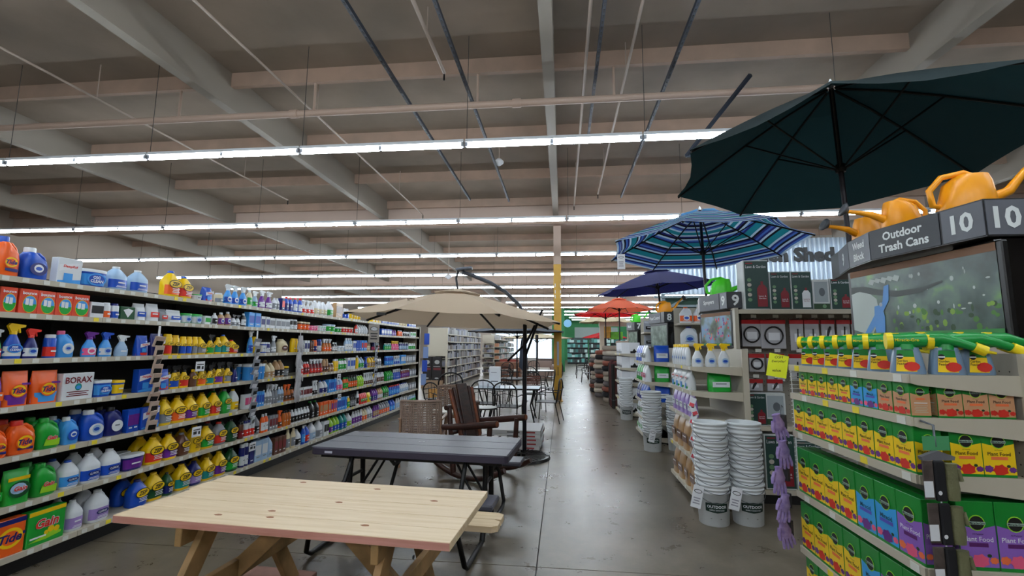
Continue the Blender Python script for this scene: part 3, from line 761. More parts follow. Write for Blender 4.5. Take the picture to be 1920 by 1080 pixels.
def left_run():
    rnd = random.Random(3); y0 = 1.0; U = 1.23
    for k in range(9):
        a = y0+U*k; c = a+U
        t = thing('shelving_unit', '%s bay from the near end of the long cream shelving on the left' % ordn(k), 'shelving', (SX, a, 0), 0, 'bays of the left shelving')
        b = MB(); b.box(-.5, -.47, 0, U, 0, 2.14, DARKPANEL); b.build('back_panel', t)
        for q in (.0, U-.03): b = MB(); b.box(-.47, -.42, q, q+.03, 0, 2.1, DARKPANEL); b.build('upright', t)
        b = MB(); b.box(-.45, -.06, 0, U, 0, .11, KICK); b.build('kick_plate', t)
        for z in LEV:
            b = MB(); shelf_board(b, -.46, 0, .002, U-.002, z, 1, CREAM, '+x'); b.build('shelf', t)
        b = MB()
        for z in LEV: tags_on(b, 0, 0, U, z, '+x', rnd)
        o = b.build('price_tag', t); o['kind'] = 'stuff'; o['label'] = 'row of small white and yellow price tags'
    t = thing('shelving_end_panel', 'cream end panel closing the far end of the long left shelving', 'panel', (SX, 12.08, 0))
    b = MB(); b.box(-.5, .02, 0, .03, 0, 2.1, CREAM); b.build('panel', t)
    b = MB(); b.box(-.06, .03, .0, .04, 0, 2.08, CREAM_D); b.build('post', t)
    maxw = {'jug': .165, 'det': .2, 'spr': .115, 'bot': .09, 'can': .085, 'tub': .2, 'box': .26, 'pou': .25}
    depth = {'jug': .125, 'det': .11, 'spr': .06, 'bot': .055, 'can': .085, 'tub': .12, 'box': .07, 'pou': .09}
    items = []; lv = 0
    for line in SHELF.strip().split('\n'):
        if line[0] == '#': lv = int(line[1:])-1; continue
        a, c, n, kind, body, cap, bc, lg, h = line.split(); a = float(a); c = float(c); n = int(n); h = float(h); p = (c-a)/n
        w = round(min(p*.96, maxw[kind]), 3); d = min(depth[kind], w*1.3) if kind in ('spr', 'bot', 'can', 'jug') else depth[kind]
        if kind == 'can': d = w
        w = max(w, .05)
        for i in range(n):
            yy = c-(i+.5)*p if p*.96 <= maxw[kind] or n > 1 else c-w/2
            h2 = round(min(h*(1.15 if yy > 4.9 else 1.04), .29), 3)
            items.append((lv, yy, (kind, w, round(d, 3), h2, body, cap, bc, lg)))
    items.sort(key=lambda r: (r[0], r[1]))
    base = {}
    for lv, yy, key in items:
        base.setdefault((lv, desc(key)), []).append(yy)
    for lv, yy, key in items:
        ds = desc(key); grp = base[(lv, ds)]; near = yy < 6.0
        lb = '%s from left, %s left shelf: %s' % (ordn(grp.index(yy)), LEVN[lv], ds) if len(grp) > 1 else '%s, only one, %s left shelf' % (ds, LEVN[lv])
        d = key[2]; z = LEV[lv]+.0005
        jit = rnd.uniform(-.012, .0)
        place_product(key, (SX-d/2-.012+jit, yy, z), R_(90)+rnd.uniform(-.06, .06), lb, '%s on the %s shelf at left' % (plural(key), LEVN[lv]), joined=not near)
        if near and lv >= 3 and key[0] in ('jug', 'det', 'tub', 'spr'):
            place_product(key, (SX-d*1.6-.03, yy+.01, z), R_(90), 'behind front row, %s left shelf, %s: %s' % (LEVN[lv], ordn(grp.index(yy)), ds.split(',')[0] + ds.split(',')[-1]), 'second rank of products on the left shelves', joined=True)
    # hanging clip strips
    for yc, zt, zb, m, lb, cat in ((4.02-.02, 1.78, .86, mat('pale package', (.75, .66, .6), .4), 'hanging strip of small cream and black packets near the big yellow jugs', 'clip strip'),
                          (5.42, 1.78, .72, mat('silver package', (.62, .64, .68), .3, .2), 'hanging strip of silver packets beside the white spray bottles', 'clip strip'),
                          (9.15, 2.0, .8, mat('clear package', (.6, .63, .68), .3), 'hanging strip of clear packets far along the left shelving', 'clip strip')):
        t = thing('clip_strip', lb, cat, (SX+.03, yc, 0))
        b = MB(); b.box(0, .003, -.012, .012, zb, zt, WHITE); b.build('strip', t)
        z = zt-.1; k = 0
        while z > zb:
            b = MB(); s = .012+.004*(k % 3); b.M = Matrix.Translation((.012+s, .0, z)) @ Matrix.Rotation(R_(18-8*(k % 2)), 4, 'Y') @ Matrix.Rotation(R_(14*(k % 3)-14), 4, 'Z')
            b.box(-.008, .008, -.045, .045, -.1, 0, m, .002); b.box(.0082, .009, -.03, .035, -.085, -.04, BLACKM if k % 2 or yc < 5 else WHITE)
            b.build('packet', t); z -= .085; k += 1
    # bunch of white gloves hanging in front of the shelves
    gm = mat('white cotton', (.72, .72, .74), .9, bump=.4, nscale=40)
    t = thing('hanging_gloves', 'bunch of white work gloves hanging down in front of the left shelves', 'gloves', (SX+.05, 6.35, 0))
    for k, z in enumerate((1.74, 1.5, 1.28, 1.08)):
        b = MB(); b.M = Matrix.Translation((0, .01*(-1)**k, z)); b.loft([ring(.05, .08, 0, 2), ring(.06, .09, -.07, 2), ring(.07, .11, -.16, 2), ring(.05, .1, -.2, 2)][::-1], gm)
        for j in range(4): b.tube([(.0, -.04+.026*j, -.17), (.012, -.045+.03*j, -.22), (.008, -.05+.033*j, -.27-.012*(j % 2))], [.013, .012, .008], gm, 6)
        b.tube([(0, .04, -.1), (.02, .07, -.15), (.02, .075, -.19)], [.014, .012, .008], gm, 6); b.build('glove', t)
    b = MB(); b.tube([(0, 0, 1.8), (0, 0, 1.72)], .004, WHITE, 6); b.build('hook', t)
    # shelf talkers
    for y, z, nm in ((4.55, 1.43, 'third'), (4.58, .76, 'fifth'), (5.5, .42, 'sixth'), (7.65, 1.12, 'fourth'), (7.7, .78, 'fifth')):
        t = thing('shelf_sign', 'small white price sign hanging below the %s shelf at left, %s' % (nm, 'near the yellow jugs' if y < 5.2 else 'beyond the yellow jugs' if y < 6 else 'half way along'), 'sign', (SX+.02, y, z))
        b = MB(); b.box(0, .003, -.06, .06, -.1, 0, WHITE); b.build('card', t)
        b = MB(); b.M = Matrix.Rotation(R_(90), 4, 'Z'); b.rect(-.045, .045, -.035, -.025, -.0045, INK); b.rect(-.045, .0, -.075, -.045, -.0045, INK); b.rect(.02, .045, -.08, -.05, -.0045, INK); b.build('print', t)
    t = thing('shelf_sign', 'beige hanging sign card with dark oval emblem at the height of the second left shelf', 'sign', (SX+.06, 8.95, 1.66))
    b = MB(); b.M = Matrix.Rotation(R_(60), 4, 'Z'); b.box(-.13, .13, -.003, .0, 0, .36, mat('beige card', (.6, .57, .54), .6)); b.build('card', t)
    b = MB(); b.M = Matrix.Rotation(R_(60), 4, 'Z'); b.disc(0, .27, .1, .045, -.005, INK); b.disc(0, .27, .085, .033, -.006, WHITE); b.text('OUTDOOR', 0, .27, .03, -.007, INK, .02, maxw=.15); lines(b, 0, .05, .2, .17, -.005, INK, 3); b.build('print', t)
    bl = mat('blue hanging banner', (.15, .3, .7), .5)
    t = thing('hanging_banner', 'column of blue packets hanging at the far end of the left shelving', 'packets', (SX+.12, 12.3, 0))
    for k in range(4): b = MB(); b.M = Matrix.Translation((.02*k, 0, .55+.36*k)); b.box(-.1, .04, 0, .03, 0, .3, bl if k % 2 else mat('pale blue packet', (.5, .6, .8), .5), .006); b.build('packet', t)
def desc(key):
    kind, w, d, h, body, cap, bc, lg = key
    bn = PAL[body][0]; cn = PAL[cap][0] if cap in PAL else None; ln = PAL[bc][0]
    if kind in ('box', 'pou'): return '%s %s printed in %s' % (bn, KINDN[kind][1], ln) if body != bc else '%s %s' % (bn, KINDN[kind][1])
    part = {'spr': 'trigger', 'tub': 'lid'}.get(kind, 'cap')
    return '%s %s, %s %s, %s label' % (bn, KINDN[kind][1], cn, part, ln)
def plural(key):
    k = KINDN[key[0]][1]; return PAL[key[4]][0] + ' ' + (k+'es' if k[-1] in 'hx' else k+'s')
left_run()
# ---------------------------------------------------------------- furniture in the middle
PINE = mat('fresh pine', (.87, .785, .655), .5, noise=(.82, .72, .57), nscale=4, stretch=(.6, 9, 9), bump=.08)
PINEP = mat('pink stained pine edge', (.78, .56, .52), .6, noise=(.7, .48, .42), nscale=5, stretch=(.6, 9, 9))
PINEL = mat('treated pine leg', (.66, .52, .34), .6, noise=(.5, .4, .25), nscale=4, stretch=(2, 2, 2), bump=.1)
KNOT = mat('wood knot', (.55, .33, .16), .6)
def wood_table():
    t = thing('picnic_table', 'raw pine picnic table with plank top, nearest the camera', 'table', (-1.36, 2.57, 0), R_(-3.6))
    T = .75; W = .148; L = .885; kn = {0: [(-.38, .03), (-.1, .05), (.42, .04)], 1: [(-.15, -.02)], 2: [(.12, .02)], 3: [(.63, -.01)], 4: [(-.3, .02), (.22, -.02)]}
    for i in range(5):
        y = -.375+.151*i; b = MB(); e = .012*((i*7) % 3-1)
        b.box(-L+e, L, y, y+W, T-.038, T, PINE, .003)
        if i == 0: b.box(-L+e+.003, L-.003, y-.0012, y, T-.036, T-.003, PINEP)
        o = b.build('plank', t)
        for kx, ky in kn[i]:
            k = MB(); n = 10; k.add([(kx+.022*math.cos(a*2*PI/n)*(1+.3*math.sin(a*3)), y+W/2+ky+.012*math.sin(a*2*PI/n), T+.0006) for a in range(n)], [tuple(range(n))], KNOT); k.build('knot', o)
    for s in (-1, 1):
        b = MB(); b.box(-L+.0, L-.02, 0, .001, 0, .001, PINE)
        x = .5*s
        for q in (-1, 1):
            b = MB(); b.bar((x-.02*q, .17*q, T-.04), (x-.02*q, .62*q, 0.0), .038, .1, PINEL, up=(0, 1, 0), bev=.003); b.build('leg', t)
        b = MB(); b.bar((x+.02*s, -.36, T-.085), (x+.02*s, .36, T-.085), .038, .09, PINEL, bev=.003); b.build('top_batten', t)
        b = MB(); b.bar((x+.04, -.72, .375), (x+.04, .72, .375), .038, .1, PINEL, bev=.003); b.build('bench_bearer', t)
        b = MB(); b.bar((x-.03*s, 0, .36), (.1*s, 0, T-.05), .038, .09, PINEL, up=(0, 0, 1), bev=.003); b.build('brace', t)
        o = None
        for q in (0, 1):
            y0 = .6+.132*q if s > 0 else -.73-.132*q
            b = MB(); z = .425; c = .04; x1 = .9; p = [(-x1, y0), (x1-c*(q == 0 if s > 0 else q == 0), y0), (x1, y0+.03), (x1, y0+.1), (x1-c, y0+.128), (-x1, y0+.128)]
            b.loft([[(px_, py, zz) for px_, py in p] for zz in (z, z+.038)], PINE, smooth=False)
            b.build('bench_plank', t)
    for sx in (-.5, .5):
        for q in (-1, 1): b = MB(); b.M = Matrix.Translation((sx-.045*1, .3*q, .375)) @ Matrix.Rotation(R_(90), 4, 'Y'); b.lathe([(.012, 0), (.012, .006)], STEEL, 8); b.build('bolt', t)
wood_table()
b = MB(); b.box(-.36, .36, -.35, .35, 0, .04, mat('reddish board', (.5, .34, .28), .6, noise=(.42, .28, .22), nscale=6), .004); tag(b.build('wooden_board', None, (-2.1, 2.98, 0), R_(-4)), 'flat reddish board lying on the floor beneath the pine picnic table', 'board')
SKIRT = mat('purplish dark skirt plastic', (.19, .17, .23), .45)
GREYP = mat('grey moulded plastic', (.27, .27, .31), .42, bump=.1, nscale=60, stretch=(.2, 6, 6))
GREYD = mat('dark groove plastic', (.16, .16, .19), .5)
def plastic_table():
    t = thing('picnic_table', 'dark grey plastic folding picnic table behind the pine one', 'table', (-1.27, 4.22, 0), R_(-4))
    T = .75; L = .86
    b = MB(); n = 5
    def rr(z, i, r=.05):
        out = []
        for cx, cy, a0 in ((L-r, .38-r, 0), (-L+r, .38-r, 90), (-L+r, -.38+r, 180), (L-r, -.38+r, 270)):
            for k in range(n): a = R_(a0+90*k/(n-1)); out.append((cx+(r-i)*math.cos(a), cy+(r-i)*math.sin(a), z))
        return out
    b.loft([rr(T-.065, .006), rr(T-.06, 0), rr(T-.012, 0), rr(T-.006, .004)], SKIRT, smooth=False); b.build('top_skirt', t)
    for i in range(3):
        y0 = -.375+.2525*i; b = MB(); b.box(-L+.006+.02*(i != 1)*0, L-.006, y0+.003, y0+.2475, T-.008, T, GREYP, .004); b.build('plank', t)
    b = MB(); b.M = Matrix.Translation((0, 0, T)); b.lathe([(.028, 0), (.028, .002), (.018, .002)], mat('grommet', (.55, .55, .58), .4), 16, cap1=False); b.lathe([(.018, .0022), (.001, .0022)], BLACK, 14, cap0=False); b.build('umbrella_hole', t)
    b = MB(); b.rect(-.72, -.65, T-.048, T-.03, -.3812, mat('plate', (.7, .7, .75), .4)); b.build('name_plate', t)
    for s in (-1, 1):
        x = .62*s
        for q in (-1, 1):
            b = MB(); b.tube([(x, .1*q, T-.07), (x, .12*q, .4), (x, .15*q, .1), (x, .2*q, .025)], .023, BLACKM, 10); b.build('leg', t)
            b = MB(); b.tube([(x-.12*s, .3*q, T-.07), (x-.12*s, .42*q, .5), (x-.1*s, .6*q, .39), (x-.1*s, .74*q, .39), (x-.06*s, .76*q, .34), (x, .72*q, .06), (x, .66*q, .025), (x, .2*q, .025)], .019, BLACKM, 8); b.build('bench_support', t)
            b = MB(); b.tube([(x, .14*q, .2), (x-.3*s, .1*q, T-.07)], .012, BLACKM, 6); b.build('brace', t)
        b = MB(); b.tube([(x, -.1, .45), (x, .1, .45)], .015, BLACKM, 8); b.build('crossbar', t)
        b = MB(); b.box(-.84, .8, .66 if s > 0 else -.64, .92 if s > 0 else -.38, .41, .455, GREYP, .012)
        b.build('bench', t)
    b = MB(); b.box(-.8, .8, -.3, -.27, T-.1, T-.06, BLACKM); b.box(-.8, .8, .27, .3, T-.1, T-.06, BLACKM); b.build('frame_rail', t)
plastic_table()

LOG = mat('dark stained log', (.24, .13, .1), .35, noise=(.14, .075, .06), nscale=9, stretch=(1, 1, 3), bump=.2)
LOGR = mat('reddish log end', (.5, .27, .14), .4, noise=(.36, .19, .12), nscale=9)
def rocking_chair():
    t = thing('rocking_chair', 'dark stained log rocking chair with slatted back, right of the grey table', 'chair', (-1.03, 6.0, 0), R_(-26))
    # local: chair faces +x
    for s in (-1, 1):
        y = .3*s
        b = MB(); pts = [(-.55+1.1*k/10, y, .035+.16*abs((k-5)/5)**2.0) for k in range(11)]; b.tube(pts, [.03]+[.034]*9+[.03], LOG, 10); b.build('rocker', t)
        b = MB(); b.tube([(.3, y, .07), (.32, y, .4), (.34, y, .69)], [.036, .034, .03], LOG, 10); b.build('front_leg', t)
        b = MB(); b.tube([(-.2, y, .06), (-.24, y*.98, .4), (-.3, y*.95, .85)], [.036, .036, .03], LOG, 10); b.build('rear_post', t)
        b = MB(); b.tube([(-.36, y*1.08, .6), (0, y*1.1, .64), (.46, y*1.1, .71)], [.036, .042, .04], LOG, 12); b.M = Matrix(); b.build('armrest', t)
        b = MB(); b.M = Matrix.Translation((.461, y*1.1, .711)) @ Matrix.Rotation(R_(90), 4, 'Y'); b.lathe([(.034, 0), (.03, .004)], LOGR, 12); b.build('log_end', t)
        b = MB(); b.tube([(-.24, y, .36), (.34, y, .4)], .03, LOG, 8); b.build('seat_rail', t)
    for k in range(5): b = MB(); b.bar((-.16+.11*k, -.3, .43), (-.16+.11*k, .3, .43), .09, .03, LOG, bev=.006); b.build('seat_slat', t)
    ws = [.05, .05, .2, .05, .05]; y = -.25
    for k, ww in enumerate(ws):
        b = MB(); yc = y+ww/2; h = 1.12 if k == 2 else 1.1-.02*abs(k-2)
        b.bar((-.15, yc*.9, .44), (-.33, yc*1.1, h), ww, .035, LOGR if k in (0, 4) else LOG, up=(0, 0, 1), bev=.008); b.build('back_slat', t); y += ww+.015
    for z, x in ((.55, -.22), (.84, -.31)): b = MB(); b.tube([(x, -.34, z), (x, .34, z)], .032, LOG, 10); b.build('back_rail', t)
    b = MB(); b.tube([(.34, -.33, .3), (.34, .33, .3)], .028, LOG, 10); b.build('stretcher', t)
rocking_chair()

ROPE = mat('woven beige rope', (.55, .47, .42), .8); TEAK = mat('light wood frame', (.6, .47, .37), .55, noise=(.5, .38, .3), nscale=8)
def woven_chair(loc, rz, label):
    t = thing('woven_armchair', label, 'chair', loc, rz, 'woven rope armchairs')   # local: faces +y, back at -y
    for s in (-1, 1):
        b = MB(); b.tube([(.27*s, -.25, 0), (.275*s, -.25, .62)], .017, TEAK, 8); b.build('leg', t)
        b = MB(); b.tube([(.27*s, .27, 0), (.28*s, .25, .62)], .017, TEAK, 8); b.build('leg', t)
        b = MB(); b.bar((.28*s, -.27, .63), (.28*s, .29, .63), .045, .02, TEAK, bev=.004); b.build('armrest', t)
    b = MB(); b.box(-.27, .27, -.22, .27, .36, .4, TEAK, .004); b.build('seat_frame', t)
    b = MB(); b.box(-.25, .25, -.2, .25, .4, .46, mat('mauve grey cushion', (.42, .36, .38), .9), .02); b.build('seat_cushion', t)
    b = MB()
    def P(u, v): return (.27*u, -.27-.05*v+.06*u*u*1.0, .38+.49*v)
    for v in (0, 1): b.tube([P(u/4, v) for u in range(-4, 5)], .018, ROPE, 8)
    for u in (-1, 1): b.tube([P(u, v/4) for v in range(5)], .018, ROPE, 8)
    b.build('back_frame', t)
    b = MB()
    for k in range(1, 15): b.tube([P(u/3, k/15) for u in range(-3, 4)], .0125, ROPE, 5)
    for k in range(-8, 9):
        if k % 4 == 2: continue
        b.tube([P(k/9, 0), P(k/9, .5), P(k/9, 1)], .013, ROPE, 5)
    o = b.build('woven_back', t)
woven_chair((-1.93, 6.5, 0), R_(6), 'beige woven rope armchair seen from behind, just past the grey table')
woven_chair((-1.95, 8.4, 0), R_(200), 'beige woven rope armchair beyond the pale table, facing the camera')
def side_table(loc, label, r=.33, top=(.72, .7, .66), z=.6):
    t = thing('small_table', label, 'table', loc); m = mat('pale stone top', top, .35)
    b = MB(); b.box(-r, r, -r, r, z-.03, z, m, .008); b.build('table_top', t)
    b = MB(); b.box(-r*.9, r*.9, -r*.9, r*.9, z-.07, z-.03, TEAK, .004); b.build('apron', t)
    for x in (-1, 1):
        for y in (-1, 1): b = MB(); b.bar((x*r*.5, y*r*.5, z-.07), (x*r*.8, y*r*.8, 0), .03, .03, TEAK, up=(0, 1, 0)); b.build('leg', t)
side_table((-1.72, 7.45, 0), 'pale topped low table between the two woven armchairs')

def bistro(loc, rz, label, kind='arch', h=.92, group='black metal patio chairs', m=None):
    m = m or BLACKM; t = thing('patio_chair', label, 'chair', loc, rz, group)     # faces +y
    b = MB(); pts = [(-.24, -.22, .42)] + [(-.24*math.cos(PI*k/8), -.28, h-.18+.18*math.sin(PI*k/8)) for k in range(9)] + [(.24, -.22, .42)]
    b.tube(pts, .015, m, 6); b.build('back_hoop', t)
    b = MB()
    if kind == 'slat':
        for k in range(7): b.bar((-.22, -.27, .5+.055*k), (.22, -.27, .5+.055*k), .012, .04, mat('brown slat', (.33, .18, .13), .5))
    else:
        for k in (-1, 0, 1): b.tube([(.09*k, -.22, .44), (.1*k, -.27, h-.02-.05*abs(k))], .006, m, 5)
        b.tube([(-.235, -.265, h-.27), (0, -.28, h-.22), (.235, -.265, h-.27)], .006, m, 5)
    b.build('back_bars', t)
    b = MB(); b.box(-.23, .23, -.22, .24, .42, .435, m, .004); b.build('seat', t)
    for s in (-1, 1):
        b = MB(); b.tube([(.23*s, .22, .42), (.25*s, .26, 0)], .011, m, 6); b.build('leg', t)
        b = MB(); b.tube([(.23*s, -.2, .42), (.25*s, -.3, 0)], .011, m, 6); b.build('leg', t)
        b = MB(); b.tube([(.245*s, -.26, .64), (.26*s, .1, .65), (.25*s, .24, .6), (.235*s, .22, .43)], .011, m, 6); b.build('armrest', t)
    return t
bistro((-1.62, 9.75, 0), R_(2), 'black metal chair with arched back, left one before the glass table')
bistro((-1.08, 9.35, 0), R_(-8), 'black metal chair with arched back, right one before the glass table')
bistro((-.32, 10.3, 0), R_(80), 'black metal armchair at the aisle end of the glass table')
bistro((-.72, 11.9, 0), R_(195), 'patio chair with brown slatted back behind the glass table', 'slat', .95)
bistro((-2.32, 9.4, 0), R_(25), 'tall narrow black chair left of the glass table', h=1.08)
bistro((-2.75, 10.4, 0), R_(-30), 'black wire-backed chair near the dark posters', h=.8)
def round_table(loc, label, r, z, top, m, name='patio_table'):
    t = thing(name, label, 'table', loc)
    b = MB(); b.lathe([(r, z-.02), (r, z)], top, 24); b.build('table_top', t)
    b = MB(); b.tube([(r*math.cos(a*PI/12), r*math.sin(a*PI/12), z-.015) for a in range(24)], .014, m, 6, True); b.build('rim', t)
    for k in range(4): a = PI/4+k*PI/2; b = MB(); b.tube([(r*.75*math.cos(a), r*.75*math.sin(a), 0), (r*.5*math.cos(a), r*.5*math.sin(a), z*.5), (r*.8*math.cos(a), r*.8*math.sin(a), z-.02)], .014, m, 6); b.build('leg', t)
GLASS = mat('tinted table glass', (.5, .56, .6), .28, spec=.5)
t = thing('glass_table', 'rectangular glass topped black patio table behind the arched chairs', 'table', (-1.2, 10.4, 0))
b = MB(); b.box(-.72, .7, -.42, .42, .7, .712, GLASS, .004); b.build('glass_top', t)
b = MB(); b.tube([(-.72, -.42, .7), (.7, -.42, .7), (.7, .42, .7), (-.72, .42, .7)], .016, BLACKM, 6, True); b.build('frame', t)
for x in (-.6, .6):
    for y in (-.34, .34): b = MB(); b.tube([(x, y, .7), (x*.85, y*.8, .35), (x, y, 0)], .016, BLACKM, 6); b.build('leg', t)
round_table((-1.42, 8.6, 0), 'small round white table behind the rocking chair', .22, .5, mat('white glass', (.8, .8, .78), .3), BLACKM)
round_table((-1.3, 13.4, 0), 'dark round table under the grey umbrella', .5, .7, mat('dark table cover', (.12, .12, .13), .6), BLACKM)
round_table((-.8, 17.5, 0), 'pale round table far down the furniture row', .55, .72, mat('white glass', (.8, .8, .78), .3), BLACKM)
t = thing('white_carton', 'upright white box standing on the glass table', 'box', (-1.52, 10.55, .713))
b = MB(); b.box(-.12, .12, -.08, .08, 0, .43, WHITE, .004); b.build('box', t); b = MB(); b.rect(-.08, .08, .1, .12, -.081, INK); b.rect(-.08, .05, .3, .31, -.081, mat('grey print', (.6, .6, .65), .5)); b.build('print', t)
t = thing('white_carton', 'low white box lying left of the upright white box', 'box', (-1.78, 10.6, .713))
b = MB(); b.box(-.12, .12, -.08, .08, 0, .13, WHITE, .004); b.build('box', t)
k = 0
for x, y, a, lb in ((-1.7, 12.6, 160, 'black chair left of the dark round table'), (-.5, 13.6, 90, 'black chair right of the dark round table'), (-1.9, 15.0, 20, 'black chair behind the dark round table, left'),
               (-.9, 15.4, -30, 'black chair behind the dark round table, right'), (-1.7, 17.5, -90, 'black chair left of the far pale table'), (-.35, 18.4, 120, 'brown chair beside the far pale table'), (-2.3, 19.5, 10, 'brown chair farthest down the row'), (-1.3, 21.0, 180, 'dark chair farthest down, facing the camera')):
    bistro((x, y, 0), R_(a), lb, 'slat' if 'brown' in lb else 'arch', .95, 'patio chairs farther back')
for x, y, c, s, lb in ((-2.6, 22, (.45, .3, .22), 1.0, 'brown wicker loveseat far back'), (-1.2, 24, (.5, .42, .38), 1.1, 'grey brown outdoor sofa far back'), (-3.0, 26, (.5, .2, .15), .9, 'reddish outdoor sofa near the windows'), (-.8, 28.5, (.3, .25, .22), 1.2, 'dark outdoor sofa behind the column'), (-2.4, 30, (.62, .6, .58), 1.2, 'pale outdoor sofa before the windows')):
    t = thing('outdoor_sofa', lb, 'sofa', (x, y, 0)); m = mat('wicker %g' % y, c, .7)
    b = MB(); b.box(-.6*s, .6*s, -.35, .35, .0, .4, m, .02); b.build('base', t)
    b = MB(); b.box(-.6*s, .6*s, .2, .4, .4, .85, m, .03); b.build('backrest', t)
    for q in (-1, 1): b = MB(); b.box(q*.6*s-.07, q*.6*s+.07, -.35, .35, .1, .62, m, .02); b.build('armrest', t)
    b = MB(); b.box(-.5*s, .5*s, -.33, .2, .4, .52, mat('pale cushion', (.75, .72, .68), .9), .04); b.build('cushion', t)

# flat white cartons stacked on the floor, umbrella base
WB = mat('white carton board', (.74, .74, .74), .6)
for i in range(5):
    t = thing('flat_carton', ('top' if i == 4 else 'bottom' if i == 0 else ordn(4-i) + ' from top') + ' white flat carton in the stack behind the umbrella pole', 'box', (-.76+.012*(i % 2), 7.75, .03+.058*i), R_(-3+2*(i % 3)), 'flat white cartons')
    b = MB(); b.box(-.42, .42, -.38, .38, 0, .056, WB, .004); b.build('carton', t)
    b = MB(); b.rect(.2, .34, .018, .04, -.3812, mat('red print', (.6, .2, .2), .5)); b.rect(-.1, .1, .02, .035, -.3812, INK); b.M = Matrix.Rotation(R_(90), 4, 'Z'); b.rect(.1, .3, .018, .04, -.4212, mat('red print', (.6, .2, .2), .5)); b.build('print', t)
t = thing('pallet', 'low black platform under the stack of white cartons', 'pallet', (-.76, 7.75, 0)); b = MB()
for k in range(4): b.box(-.42, .42, -.38+.21*k, -.25+.21*k, .0, .029, BLACK)
b.build('boards', t)
def umb_base():
    t = thing('umbrella_stand', 'black slotted fan shaped weights at the foot of the beige umbrella', 'base', (-.62, 7.0, 0))
    for k in range(4):
        b = MB(); a0 = R_(90*k+4); a1 = R_(90*k+86); n = 8
        for z0, z1, r0, r1 in ((0, .035, .09, .44),):
            outer = [(r1*math.cos(a0+(a1-a0)*i/n), r1*math.sin(a0+(a1-a0)*i/n)) for i in range(n+1)]; inner = [(r0*math.cos(a1-(a1-a0)*i/2), r0*math.sin(a1-(a1-a0)*i/2)) for i in range(3)]
            b.loft([[(x, y, z0) for x, y in outer+inner], [(x*.96, y*.96, z1) for x, y in outer+inner]], BLACK, smooth=False)
        for i in range(1, 8): a = a0+(a1-a0)*i/8; b.bar((.12*math.cos(a), .12*math.sin(a), .038), (.38*math.cos(a), .38*math.sin(a), .038), .018, .01, BLACKM)
        b.build('weight', t)
umb_base()

# ---------------------------------------------------------------- umbrellas
def canopy(t, r, rise, m, edge_m=None, sag=.05, n=8, rot=22.5, stripes=None, vent=True, rings=5, valance=0., ribm=None, strut=True, hubz=-.35, r0=.04, ribr=.011):
    """canopy apex at local z=0 ; rim at -rise"""
    ribm = ribm or BLACKM; b = MB(); NS = len(stripes) if stripes else rings; sub = 4
    def pt(k, u, q):      # k panel, u 0..1 across, q 0..1 out
        a0 = R_(rot+360/n*k); a1 = R_(rot+360/n*(k+1)); rr = r0+(r-r0)*q
        x = rr*((1-u)*math.cos(a0)+u*math.cos(a1)); y = rr*((1-u)*math.sin(a0)+u*math.sin(a1))
        s = math.sin(PI*u); z = -rise*(q**1.15)-sag*s*q*(1-.3*q)*.6
        g = 1-.05*s*q; return (x*g, y*g, z)
    for k in range(n):
        for i in range(NS):
            q0 = i/NS; q1 = (i+1)/NS; mm = stripes[i] if stripes else m
            vs = [pt(k, j/sub, q0) for j in range(sub+1)] + [pt(k, j/sub, q1) for j in range(sub+1)]
            b.add(vs, [(j, j+1, sub+2+j, sub+1+j) for j in range(sub)], mm, True)
        if valance:
            vs = [pt(k, j/sub, 1) for j in range(sub+1)]; b.add(vs+[(x, y, z-valance) for x, y, z in vs], [(j, j+1, sub+2+j, sub+1+j) for j in range(sub)], m)
    cv = b.build('canopy', t)
    if vent:
        b = MB()
        for k in range(n):
            vs = [(p[0]*1.0, p[1], p[2]+.035) for p in [pt(k, j/sub, 0.0) for j in range(sub+1)]+[pt(k, j/sub, .2) for j in range(sub+1)]]
            b.add(vs, [(j, j+1, sub+2+j, sub+1+j) for j in range(sub)], edge_m or m, True)
        b.build('vent', cv)
    for k in range(n):
        a = R_(rot+360/n*k); b = MB(); pts = []
        for q in (0, .25, .5, .75, 1): x, y, z = pt(k, 0, q); pts.append((x*.995, y*.995, z-.018))
        b.tube(pts, ribr, ribm, 5); rb = b.build('rib', t)
        if strut:
            x, y, z = pt(k, 0, .5); b = MB(); b.tube([(x, y, z-.02), (.03*math.cos(a), .03*math.sin(a), hubz)], .008, ribm, 5); b.build('strut', t)
    b = MB(); b.M = Matrix.Translation((0, 0, hubz)); b.lathe([(.035, -.03), (.045, 0), (.035, .04)], ribm, 12); b.build('runner', t)
def market(name, label, x, y, rim, apex, r, m, pole_z, rot=22.5, tilt=(0, 0), group='display umbrellas above the aisle ends', **kw):
    t = thing(name, label, 'umbrella', (x, y, apex), 0, group); t.rotation_euler = (R_(tilt[0]), R_(tilt[1]), 0)
    canopy(t, r, apex-rim, m, rot=rot, **kw)
    b = MB(); b.tube([(0, 0, .03), (0, 0, pole_z-apex)], .02, mat('bronze pole', (.12, .1, .12), .4, .4), 10); b.build('pole', t)
    b = MB(); b.M = Matrix.Translation((0, 0, .03)); b.lathe([(.012, 0), (.022, .02), (.005, .06)], WHITE, 8); b.build('finial', t)
    return t
DGU = mat('dark green canopy cloth', (.07, .15, .16), .9, thin=.35); NAVYU = mat('navy canopy cloth', (.12, .13, .36), .9, thin=.2)
CORAL = mat('coral canopy cloth', (.88, .42, .3), .9, thin=.4); REDU = mat('red canopy cloth', (.8, .12, .14), .9, thin=.4); CREAMU = mat('cream canopy cloth', (.75, .7, .58), .9)
BEIGE = mat('beige canopy cloth', (.76, .68, .585), .9, thin=.25); GREYU = mat('slate canopy cloth', (.2, .23, .28), .9)
